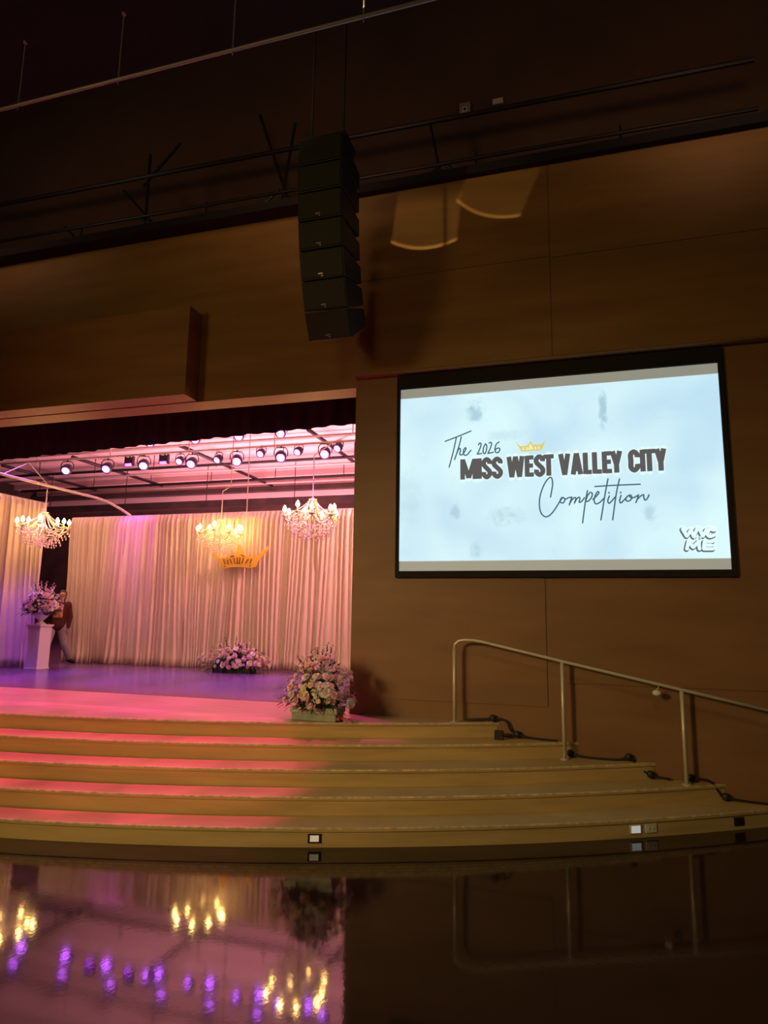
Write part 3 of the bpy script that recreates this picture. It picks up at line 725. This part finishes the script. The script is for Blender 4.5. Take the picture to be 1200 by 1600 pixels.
# outline from the photo's proportions, metres (x right, z up); tilted slightly
ol = [(x_, z_*0.88) for x_, z_ in [(-0.36,0.0),(-0.12,0.05),(0.06,0.045),(0.36,0.02),(0.46,0.07),(0.48,0.16),(0.60,0.34),(0.70,0.44),(0.73,0.50),(0.70,0.56),(0.66,0.50),(0.56,0.42),(0.47,0.30),
      (0.30,0.31),(0.18,0.33),(0.10,0.42),(0.075,0.52),(0.05,0.62),(-0.02,0.60),(-0.02,0.45),(-0.10,0.34),(-0.20,0.29),(-0.34,0.28),(-0.44,0.28),(-0.54,0.38),(-0.60,0.42),(-0.65,0.38),(-0.60,0.32),(-0.50,0.26),(-0.42,0.14),(-0.40,0.03)]]
body = MB().prism_xz(ol, -0.012, 0.012).build('crown_board', M['gold'], t)
sl_ = MB()
for i, (x, z, dx, dz) in enumerate(((-0.30,0.12,-0.04,0.13),(-0.22,0.12,-0.03,0.12),(-0.13,0.13,-0.06,0.12),(-0.06,0.13,-0.035,0.15),(0.0,0.13,-0.01,0.17),(0.05,0.13,0.01,0.17),(0.11,0.13,0.04,0.15),(0.2,0.13,0.07,0.12),(0.30,0.13,0.05,0.12),(-0.17,0.30,0.10,0.03),(0.16,0.30,-0.09,0.06))):
    sl_.tube([(x, -0.014, z*0.9), (x+dx*0.85, -0.014, (z+dz)*0.85)], 0.015, 5)
for x, z in ((-0.30,0.06),(0.31,0.07)): sl_.ball((x,-0.014,z), 0.016, 8, 5)
sl_.box(-0.03, 0.07, -0.016, -0.012, 0.105, 0.12)
sl_.build('slot_shade', mat('painted slot shade', (0.22, 0.11, 0.03), 0.8), t)  # raised dark bars stand in for shaded openings, board stays solid

# ================================================================= LED STAGE LIGHTS
def make_led(big):
    t = thing('stage_light', (0,0,0), 'x', 'stage light', 'stage lights on the lighting bar')
    if big:
        # local -Z beam axis tilted later via parts; body faces -Y and down
        tl = math.radians(38); Rm = Matrix.Rotation(-(PI/2-tl), 4, 'X')   # lathe axis +Z down -> beam
        def rot(mb):
            mb.v = [tuple(Matrix.Rotation(math.radians(-52), 4, 'X') @ Vector(p)) for p in mb.v]; return mb
        rot(MB().lathe([(0.05,0.12),(0.10,0.10),(0.125,0.02),(0.13,-0.08),(0.125,-0.10)], 16)).build('housing', M['blackmetal'], t, True)
        ln = rot(MB().lathe([(0.092,-0.105),(0.092,-0.098)], 16)).build('lens', M['led'], t)
        mb = MB()
        for k in range(7):
            a = k*PI/3; r = 0 if k == 6 else 0.060
            mb.lathe([(0.023,-0.112),(0.023,-0.10)], 8, (r*math.cos(a), r*math.sin(a), 0))
        rot(mb).build('led_cell', M['ledcell'], ln)
        MB().tube([(-0.15,0,0),(-0.15,0,0.12),(-0.10,0,0.19),(0.10,0,0.19),(0.15,0,0.12),(0.15,0,0)], 0.012, 6).build('yoke', M['blackmetal'], t)
        MB().tube([(0,0,0.19),(0,0,0.225)], 0.02, 8).build('clamp', M['blackmetal'], t)
    else:
        box(-0.10, 0.10, -0.05, 0.06, -0.10, 0.10).build('housing', M['blackmetal'], t, bevel=0.01)
        box(-0.085, 0.085, -0.06, -0.02, -0.108, -0.06).build('lens', M['led'], t)
        for x in (-0.11, 0.11): box(x-0.008, x+0.008, -0.05, 0.03, -0.11, 0.12).build('barn_door', M['blackmetal'], t)
        MB().tube([(0,0,0.10),(0,0,0.13)], 0.016, 8).build('clamp', M['blackmetal'], t)
    return t
M['ledcell'] = mat('led cell', (1, 1, 1), 0.3, emit=(0.60, 0.16, 1.0), estr=14)
big = make_led(True); small = make_led(False)
rowA = [(-12.05,5.47),(-10.85,5.45),(-9.82,5.48),(-8.5,5.45),(-7.33,5.45),(-6.23,5.48),(-5.17,5.50)]
names = ['leftmost round stage light on the bar', 'round stage light second from the left on the bar', 'round stage light between the two square lights on the bar',
         'round stage light just right of the small pair near the bar middle', 'round stage light above and left of the gold crown on the bar',
         'round stage light fourth bright lamp left of the wall edge', 'large round stage light above the right chandelier']
for i, (x, z) in enumerate(rowA):
    o = big if i == 0 else copy_tree(big)
    o.location = (x, 12.9, z); o.rotation_euler = (0, 0, rnd.uniform(0.2, 0.7)); o['label'] = names[i]
M_small = [(-8.82,5.52,True),(-7.80,5.50,True),(-6.72,5.58,True),(-5.80,5.57,True),(-4.86,5.60,True)]
nm2 = ['small round stage light immediately left of the bar middle lamp', 'small dim stage light right of the bar middle lamp', 'small stage light above the gold crown', 'small stage light left of the right chandelier rod', 'rightmost stage light on the bar against the wall edge']
for i, (x, z, _) in enumerate(M_small):
    o = copy_tree(big); o.scale = (0.78, 0.78, 0.78)
    o.location = (x, 12.9, z); o.rotation_euler = (0, 0, rnd.uniform(-0.2, 0.4)); o['label'] = nm2[i]
for i, (x, lb) in enumerate(((-10.22, 'left one of the two square black stage lights on the bar'), (-9.25, 'right one of the two square black stage lights on the bar'))):
    o = small if i == 0 else copy_tree(small)
    o.location = (x, 12.9, 5.56); o['label'] = lb
rowC = ['first', 'second', 'third', 'fourth', 'fifth', 'sixth']
for i, x in enumerate((-12.9, -11.5, -10.2, -8.9, -7.7, -6.6)):
    o = copy_tree(big); o.location = (x, 13.6, 6.25); o.rotation_euler = (0, 0, 0.4)
    o['label'] = 'round stage light of the rear bar, %s from the left, seen mirrored in the floor' % rowC[i]
    o['group'] = 'stage lights on the rear bar'
def bar(name, x0, x1, y, z, r, m, label, hang=None, ztop=6.6):
    t = thing(name, (x0, y, z), label, 'pipe', 'bars across the stage ceiling')
    MB().tube([(0,0,0),(x1-x0,0,0)], r, 8).build('pipe', m, t, True)
    if hang:
        k = x0+0.8
        while k < x1:
            MB().tube([(k-x0,0,-0.06),(k-x0,0,min(ztop-z, 0.9))], 0.012, 6).build('hanger', m, t); k += hang
bar('lighting_bar', -16, -1.75, 12.9, 5.72, 0.030, M['palepipe'], 'pale bar carrying the row of stage lights', 2.2)
bar('lighting_bar', -16, -1.75, 12.95, 5.90, 0.025, M['palepipe'], 'pale upper bar just over the row of stage lights', None)
bar('lighting_bar', -16, -1.75, 13.6, 6.50, 0.030, M['blackmetal'], 'rear black bar hidden above the row of stage lights')
bar('ceiling_pipe', -19, -1.75, 16.1, 6.2, 0.045, M['blackmetal'], 'nearer black pipe with hangers crossing the pink ceiling', 2.1)
bar('ceiling_pipe', -19, -1.75, 18.3, 6.2, 0.045, M['blackmetal'], 'farther black pipe with hangers crossing the pink ceiling', 2.3)
bar('ceiling_joist', -19, -1.75, 16.9, 6.23, 0.035, M['palepipe'], 'pale joist behind the nearer black ceiling pipe')
bar('ceiling_joist', -19, -1.75, 19.1, 6.25, 0.035, M['palepipe'], 'pale joist behind the farther black ceiling pipe')
bar('ceiling_joist', -19, -1.75, 14.9, 6.45, 0.035, M['palepipe'], 'pale joist nearest the row of stage lights')
for i, (x, y0, y1, lb) in enumerate(((-9.75, 14.2, 19.6, 'black pipe running to the back above the gold crown'), (-5.9, 13.6, 17.4, 'black pipe running to the back beside the right wall'), (-13.5, 14.6, 18.8, 'black pipe running to the back left of the middle'), (-16.4, 15, 19.0, 'black pipe running to the back at the far left'))):
    tag(MB().tube([(0,0,0),(0,y1-y0,0)], 0.05, 6).build('ceiling_pipe', M['blackmetal'], None, True, (x, y0, 6.27)), lb, 'pipe', 'pipes running to the back')
# black duct across the back
t = thing('air_duct', (-9, 17.6, 4.95), 'dark round duct hanging above and behind the rear drape', 'duct')
MB().tube([(-10, 0, 0), (7.1, 0, 0)], 0.28, 16).build('duct_tube', M['swall'], t, True)
for x in (-8, -5, -2, 1, 4, 6.5): MB().tube([(x, 0, 0.27), (x, 0, 1.66)], 0.012, 6).build('hanger_strap', M['blackmetal'], t)
# dark strip above drapes
# black valance
def valance():
    mb = MB(); nx = 300
    for iz in range(7):
        v = iz/6
        for ix in range(nx+1):
            x = -17+ix*(15.2/nx)
            zb = 4.86 + (x+3.18)*0.030
            mb.v.append((x+9.5, 0.03*math.sin(x*22)+0.02*math.sin(x*9.3), zb + (6.58-zb)*v - 4.5))
    for iz in range(6):
        for ix in range(nx):
            a = iz*(nx+1)+ix; mb.f.append((a, a+1, a+nx+2, a+nx+1))
    o = mb.build('stage_valance', M['black'], None, True, (-9.5, 9.0, 4.5))
    o.modifiers.new('thick', 'SOLIDIFY').thickness = 0.01
    tag(o, 'black valance curtain across the top of the stage opening', 'curtain')
valance()

# ================================================================= FLOWERS
def flower_mesh(seed, kind):
    rr = random.Random(seed); mb = MB()
    rings = {'rose': [(5, 0.30, 1.15), (6, 0.62, 0.75), (8, 1.0, 0.25)], 'mum': [(7, 0.35, 1.2), (10, 0.7, 0.9), (14, 1.0, 0.5), (14, 1.05, 0.05)]}[kind]
    for n, rad, lift in rings:
        for k in range(n):
            a = 2*PI*k/n + rr.uniform(-0.2, 0.2); wd = 1.35*rad*PI/n
            c, s = math.cos(a), math.sin(a)
            ln = rad*rr.uniform(0.85, 1.1)
            P = []
            for u, ww, zz in ((0.0, 0.3, -0.25), (0.4, 0.9, lift*0.25), (0.8, 1.0, lift*0.55), (1.0, 0.5, lift*0.72)):
                for sd in (-1, 0, 1):
                    r = ln*u; o = wd*ww*sd
                    P.append((r*c-s*o, r*s+c*o, zz+0.12*(-abs(sd)+0.5)*(-1)*0.8))
            fs = []
            for i in range(3):
                for j in range(2): fs.append((i*3+j, i*3+j+1, i*3+4+j, i*3+3+j))
            mb.add(P, fs)
    mb.ball((0, 0, 0.12), (0.34, 0.34, 0.42), 7, 5)
    me = bpy.data.meshes.new('bloom'); me.from_pydata(mb.v, [], mb.f)
    for p in me.polygons: p.use_smooth = True
    return me
FM = {}
for mk in ('petal', 'petalcream', 'petalpink', 'petalhot'):
    for kd in ('rose', 'mum'):
        me = flower_mesh(hash(kd) % 7 if False else (3 if kd == 'rose' else 5), kd); me.materials.append(M[mk]); FM[mk, kd] = me
def put_flower(parent, loc, r, outward, mk, kd='rose'):
    o = bpy.data.objects.new('blossom', FM[mk, kd]); col.objects.link(o); o.parent = parent
    o.location = loc; o.scale = (r, r, r)
    o.rotation_euler = Vector(outward).to_track_quat('Z', 'Y').to_euler()
def leaf(mb, p, d, ln, wd, droop=0.3):
    p = Vector(p); d = Vector(d).normalized(); side = d.cross(Vector((0.1, 0.2, 1))).normalized()
    up = side.cross(d)
    pts = []
    for u, ww in ((0, 0.1), (0.35, 1), (0.7, 0.75), (1, 0.02)):
        c = p + d*ln*u + Vector((0, 0, -droop*ln*u*u)) 
        pts += [c - side*wd*ww/2, c + up*wd*0.15, c + side*wd*ww/2]
    fs = []
    for i in range(3):
        for j in range(2): fs.append((i*3+j, i*3+j+1, i*3+4+j, i*3+3+j))
    mb.add(pts, fs)
def frond(mb, p, d, ln, n=9, lw=0.02, ll=0.06):
    p = Vector(p); d = Vector(d).normalized(); side = d.orthogonal().normalized()
    mb.tube([p, p+d*ln*0.5, p+d*ln+Vector((0,0,-0.05*ln))], [0.004, 0.003, 0.0015], 4)
    for k in range(n):
        u = (k+1)/n; q = p+d*ln*u
        for s_ in (-1, 1):
            leaf(mb, q, d*0.8+side*s_*0.8+Vector((0,0,0.1)), ll*(1.1-u*0.5), lw, 0.2)
        side = (side + d.cross(side)*0.6).normalized()
def arrangement(t, rx, ry, h, base, nfl, nspike, fr, mats, seed, spike=0.14, lowbias=1.0, nleaf=260, leafl=0.11, facing=(0.4,-0.9)):
    rr = random.Random(seed)
    lf = MB()
    for i in range(nleaf):
        a = rr.uniform(0, 2*PI); u = rr.random(); el = rr.uniform(-0.15, 1.3)
        d = (math.cos(a)*math.cos(el), math.sin(a)*math.cos(el), math.sin(el))
        k = rr.uniform(0.35, 0.74) if i % 5 else rr.uniform(0.8, 1.05)
        leaf(lf, (rx*k*d[0]*0.9, ry*k*d[1]*0.9, base+h*k*max(0.0, d[2])*0.8), d, leafl*rr.uniform(0.7, 1.4), leafl*0.28, 0.5)
    lf.ball((0, 0, base+h*0.18), (rx*0.52, ry*0.50, h*0.36), 14, 8)
    for i in range(14):
        a = 2*PI*i/14+rr.uniform(-.2,.2)
        frond(lf, (rx*0.45*math.cos(a), ry*0.45*math.sin(a), base+h*0.08), (math.cos(a), math.sin(a)*ry/rx, rr.uniform(-0.1, 0.35)), rx*0.52*rr.uniform(.8,1.1), 8, 0.02, 0.055)
    lf.build('foliage', M['leaf'], t)
    pl = []
    tries = 0
    while len(pl) < nfl and tries < 6000:
        tries += 1
        a = rr.uniform(0, 2*PI) if tries % 3 == 0 else math.atan2(facing[1], facing[0]) + rr.gauss(0, 0.8)
        sz_ = rr.random()**lowbias
        el = math.asin(sz_*0.97)
        d = Vector((math.cos(a)*math.cos(el), math.sin(a)*math.cos(el), math.sin(el)))
        if d.x*facing[0]+d.y*facing[1] < -0.35: continue
        jt = rr.choice((0.82, 0.9, 1.0, 1.1))*rr.uniform(0.95, 1.04); p = Vector((rx*d.x*0.84*jt, ry*d.y*0.84*jt, base+h*0.06+h*0.72*d.z*jt))
        r = fr*rr.choice((0.6, 0.75, 0.95, 1.1, 1.3))
        if any((p-q).length < (r+s_)*0.72 for q, s_ in pl): continue
        pl.append((p, r))
        put_flower(t, p, r, (d.x, d.y, d.z*0.8+0.15), rr.choice(mats), rr.choice(['rose', 'mum']))
    for i in range(nspike):
        a = 2*PI*i/nspike + rr.uniform(-.3,.3); tl = rr.uniform(0.1, 0.75)
        d = Vector((math.cos(a)*math.sin(tl)*rx, math.sin(a)*math.sin(tl)*ry, math.cos(tl)*h)).normalized()
        sp = MB(); p0 = Vector((rx*0.5*d.x, ry*0.5*d.y, base+h*0.5*d.z)); L = h*(0.62 if i else 0.66)*rr.uniform(0.75, 1.0) if i else h*0.62
        sp.tube([p0, p0+d*L], [0.005, 0.002], 5)
        for k in range(9):
            u = 0.35+0.65*k/9; q = p0+d*L*u; s_ = 0.017*(1.25-u)
            aa = k*2.4
            if i % 3: sp.ball((q.x+0.014*math.cos(aa), q.y+0.014*math.sin(aa), q.z), (s_*1.3, s_*1.3, s_*1.7), 6, 4)
            else: leaf(sp, q, (math.cos(aa)*0.7, math.sin(aa)*0.7, 1.0), 0.075*(1.3-u), 0.022, 0.1)
        sp.build('flower_spike', M[mats[i % len(mats)]] if i % 3 else M['leaf'], t)

# right front planter
t = thing('flower_planter', (-2.87, 7.17, SZ), 'big mound of white and blush flowers in a metal planter at the stage corner', 'flower arrangement', 'floral arrangements')
pm = MB().box(-0.27, 0.27, -0.13, 0.13, 0, 0.135)
pm.build('planter_box', M['planter'], t, bevel=0.01)
MB().box(-0.285, 0.285, -0.145, 0.145, 0.085, 0.15).build('planter_rim', mat('pale zinc rim', (0.42, 0.46, 0.38), 0.5, 0.2), t, bevel=0.006)
arrangement(t, 0.50, 0.34, 0.66, 0.15, 96, 20, 0.042, ['petal', 'petal', 'petalpink', 'petalcream', 'petal'], 11, lowbias=0.8, nleaf=420, leafl=0.10)
for x, y in ((0.30, -0.12), (0.36, -0.09), (0.41, -0.13), (0.33, -0.06)):
    put_flower(t, (x, y, 0.035), 0.028, (0, -0.4, 1), 'petalhot', 'rose')
# rear floor arrangement
t = thing('flower_bed', (-6.68, 12.08, SZ), 'low wide mound of cream flowers on the stage floor before the rear drape', 'flower arrangement', 'floral arrangements')
MB().box(-0.42, 0.42, -0.14, 0.14, 0, 0.10).build('tray', M['bronze'], t)
arrangement(t, 0.86, 0.34, 0.60, 0.07, 96, 14, 0.045, ['petalcream', 'petal', 'petalcream', 'petalpink'], 21, lowbias=0.9, nleaf=420, leafl=0.12)
# pedestal and its arrangement
t = thing('pedestal', (-10.60, 11.02, SZ), 'tall square white pedestal under the urn of pink flowers', 'pedestal')
box(-0.155, 0.155, -0.155, 0.155, 0, 0.86).build('shaft', M['white'], t, bevel=0.006)
box(-0.18, 0.18, -0.18, 0.18, 0.86, 0.90).build('top_slab', M['white'], t, bevel=0.006)
box(-0.165, 0.165, -0.165, 0.165, 0, 0.04).build('plinth', M['white'], t, bevel=0.006)
t = thing('flower_urn', (-10.60, 11.02, SZ+0.90), 'white urn of pink roses and tall stems standing on the pedestal', 'flower arrangement', 'floral arrangements')
MB().lathe([(0.10,0),(0.105,0.02),(0.05,0.05),(0.045,0.08),(0.10,0.13),(0.15,0.19),(0.17,0.24),(0.155,0.25),(0.12,0.2)], 20).build('urn', M['white'], t, True)
arrangement(t, 0.44, 0.36, 0.62, 0.24, 66, 9, 0.047, ['petalpink', 'petal', 'petalpink', 'petal'], 31, nleaf=330, leafl=0.11, facing=(0.67,-0.74))

# ================================================================= PERSON
def capsule_chain(mb, pts, radii, n=12, flat=None):
    for (p, r), (q, s_) in zip(zip(pts, radii), list(zip(pts, radii))[1:]):
        mb.tube([p, q], [r, s_], n)
    for p, r in zip(pts, radii): mb.ball(p, r, n, 8)
def remesh(o, vox, sm=6):
    m = o.modifiers.new('remesh', 'REMESH'); m.mode = 'VOXEL'; m.voxel_size = vox; m.use_smooth_shade = True
    s_ = o.modifiers.new('smooth', 'SMOOTH'); s_.iterations = sm; s_.factor = 0.5
pr = thing('person', (-11.27, 12.2, SZ), 'person in maroon sweatshirt and grey jeans striding behind the white pedestal, hand at chest', 'person', rz=math.radians(42))
# x = picture right, -y = towards the camera, z up. height 1.64
hip = 0.86
Lh, Rh_ = (-0.09, 0.0, hip), (0.09, 0.0, hip)
Lk, Rk = (-0.17, -0.10, 0.47), (0.17, 0.05, 0.46)
La, Ra = (-0.24, -0.12, 0.07), (0.30, 0.22, 0.11)
shL, shR = (-0.15, 0.0, 1.33), (0.19, 0.02, 1.32)
elL, elR = (-0.24, -0.08, 1.08), (0.245, 0.06, 1.05)
wrL, wrR = (-0.06, -0.25, 1.16), (0.225, 0.0, 0.80)
head = (0.06, -0.02, 1.52)
b = MB()
capsule_chain(b, [(0,0,hip), (0.0,0,1.05), (0.02,0,1.25), (0.03,0,1.36)], [0.12, 0.115, 0.13, 0.08])
capsule_chain(b, [(0.03,0.0,1.34), (0.05,-0.01,1.45)], [0.05, 0.046])
b.ball((0.06,-0.02,1.535), (0.074, 0.092, 0.108), 20, 14)
b.ball((0.06,-0.05,1.475), (0.052, 0.058, 0.055), 14, 10)      # jaw
b.ball((0.058,-0.112,1.515), (0.012, 0.022, 0.022), 8, 6)      # nose
for sd in (-1, 1): b.ball((0.06+sd*0.076, -0.01, 1.52), (0.012, 0.022, 0.03), 8, 6)
b.ball((0.058,-0.098,1.474), (0.024, 0.014, 0.009), 8, 6)      # lips
for h_, k_, a_ in ((Lh, Lk, La), (Rh_, Rk, Ra)): capsule_chain(b, [h_, k_, a_], [0.085, 0.055, 0.038])
for s_, e_, w_ in ((shL, elL, wrL), (shR, elR, wrR)): capsule_chain(b, [s_, e_, w_], [0.052, 0.040, 0.026])
def hand(b, w_, d, side, thumb, curl):
    w_ = Vector(w_); d = Vector(d).normalized(); sd = Vector(side).normalized(); nn = d.cross(sd)*curl
    for k in range(4):
        o = sd*(k-1.5)*0.019
        b.tube([w_+o*0.6, w_+d*0.085+o], [0.015, 0.013], 8)
        ln = [0.062, 0.072, 0.068, 0.052][k]; p = w_+d*0.085+o
        q = p+d*ln*0.5+nn*0.010; r = q+d*ln*0.35+nn*0.022; capsule_chain(b, [p, q, r], [0.0095, 0.0085, 0.0075], 8)
    p = w_+d*0.025-sd*0.026*thumb; capsule_chain(b, [p, p+d*0.035-sd*0.028*thumb, p+d*0.065-sd*0.032*thumb+nn*0.01], [0.012, 0.011, 0.009], 8)
hand(b, wrL, (0.85, -0.15, 0.45), (-0.4, 0.0, 0.9), -1, 1)
hand(b, wrR, (-0.1, -0.1, -1), (0.25, 1, 0), 1, 1)
bo = b.build('body', M['skin'], pr, True); remesh(bo, 0.0075, 3)
# sweatshirt
s_ = MB()
capsule_chain(s_, [(-0.0,0,0.90), (0.0,0,1.0), (0.01,0,1.2), (0.02,0,1.32)], [0.185, 0.18, 0.175, 0.10])
s_.ball((-0.07,0,1.27), (0.12,0.12,0.11), 14, 10); s_.ball((0.11,0.01,1.27), (0.12,0.12,0.11), 14, 10)
s_.tube([(0.03,0,1.35), (0.04,0,1.405)], [0.085, 0.062], 14)
for a_, e_, w2 in ((shL, elL, wrL), (shR, elR, wrR)): capsule_chain(s_, [a_, e_, Vector(e_).lerp(Vector(w2), 0.93)], [0.078, 0.066, 0.046])
so = s_.build('sweatshirt', M['shirt'], pr, True); remesh(so, 0.011, 5)
pp = MB()
vs = []
for i in range(5):
    for j in range(5):
        x = 0.0+0.12*(i-2)/2*0.8; z = 1.16+0.13*(j-2)/2
        vs.append((x, -0.186+0.25*x*x-(0.0 if abs(z-1.16) < .1 else -0.006), z))
pp.add(vs, [(i*5+j, i*5+5+j, i*5+6+j, i*5+1+j) for i in range(4) for j in range(4)])
po = pp.build('yellow_print', M['yellow'], so, True); po.modifiers.new('t', 'SOLIDIFY').thickness = 0.006
# trousers
tr = MB()
tr.ball((0,0,0.88), (0.165,0.125,0.10), 16, 10)
for h_, k_, a_ in ((Lh, Lk, La), (Rh_, Rk, Ra)):
    capsule_chain(tr, [Vector(h_)+Vector((0,0,0.0)), k_, Vector(a_)+Vector((0,0,0.03))], [0.108, 0.088, 0.080])
to = tr.build('trousers', M['jeans'], pr, True); remesh(to, 0.011, 5)
for (a_, ang, tip) in ((La, -0.5, 0.0), (Ra, 0.9, -0.35)):
    sh = MB(); d = Vector((math.sin(ang), -math.cos(ang), tip)).normalized()
    a_ = Vector(a_)
    sh.ball(tuple(a_+Vector((0,0,-0.005))), (0.045, 0.045, 0.05), 12, 8)
    z0 = max(0.034, a_.z-0.035)
    capsule_chain(sh, [(a_.x-d.x*0.03, a_.y-d.y*0.03, z0+0.004), (a_.x+d.x*0.08, a_.y+d.y*0.08, max(0.032, z0+tip*0.08)), (a_.x+d.x*0.17, a_.y+d.y*0.17, max(0.030, z0+tip*0.17))], [0.040, 0.040, 0.032], 10)
    shoe = sh.build('shoe', M['blackmetal'], pr, True); remesh(shoe, 0.008, 3)
hr = MB()
hr.ball((0.062,0.0,1.555), (0.090, 0.104, 0.104), 20, 14)
hr.ball((0.066,0.05,1.50), (0.082, 0.065, 0.09), 16, 10)
# keep the face clear
keep = [(v[0], v[1] if not (v[1] < -0.045 and v[2] < 1.585) else -0.045, v[2]) for v in hr.v]; hr.v = keep
hr.build('hair', M['hair'], pr, True)
gl = MB()
for sd in (-1, 1):
    gl.tube([(0.06+sd*0.032+0.024*math.cos(a), -0.116+abs(sd)*0.004, 1.535+0.019*math.sin(a)) for a in [2*PI*i/14 for i in range(15)]], 0.0035, 5)
    gl.tube([(0.06+sd*0.056, -0.11, 1.54), (0.06+sd*0.082, -0.02, 1.535)], 0.003, 5)
gl.tube([(0.052,-0.118,1.54),(0.068,-0.118,1.54)], 0.003, 5)
gl.build('glasses', M['blackmetal'], pr)
for sd in (-1, 1): MB().ball((0.06+sd*0.030,-0.096,1.535), 0.011, 8, 6).build('eye', M['white'], pr)
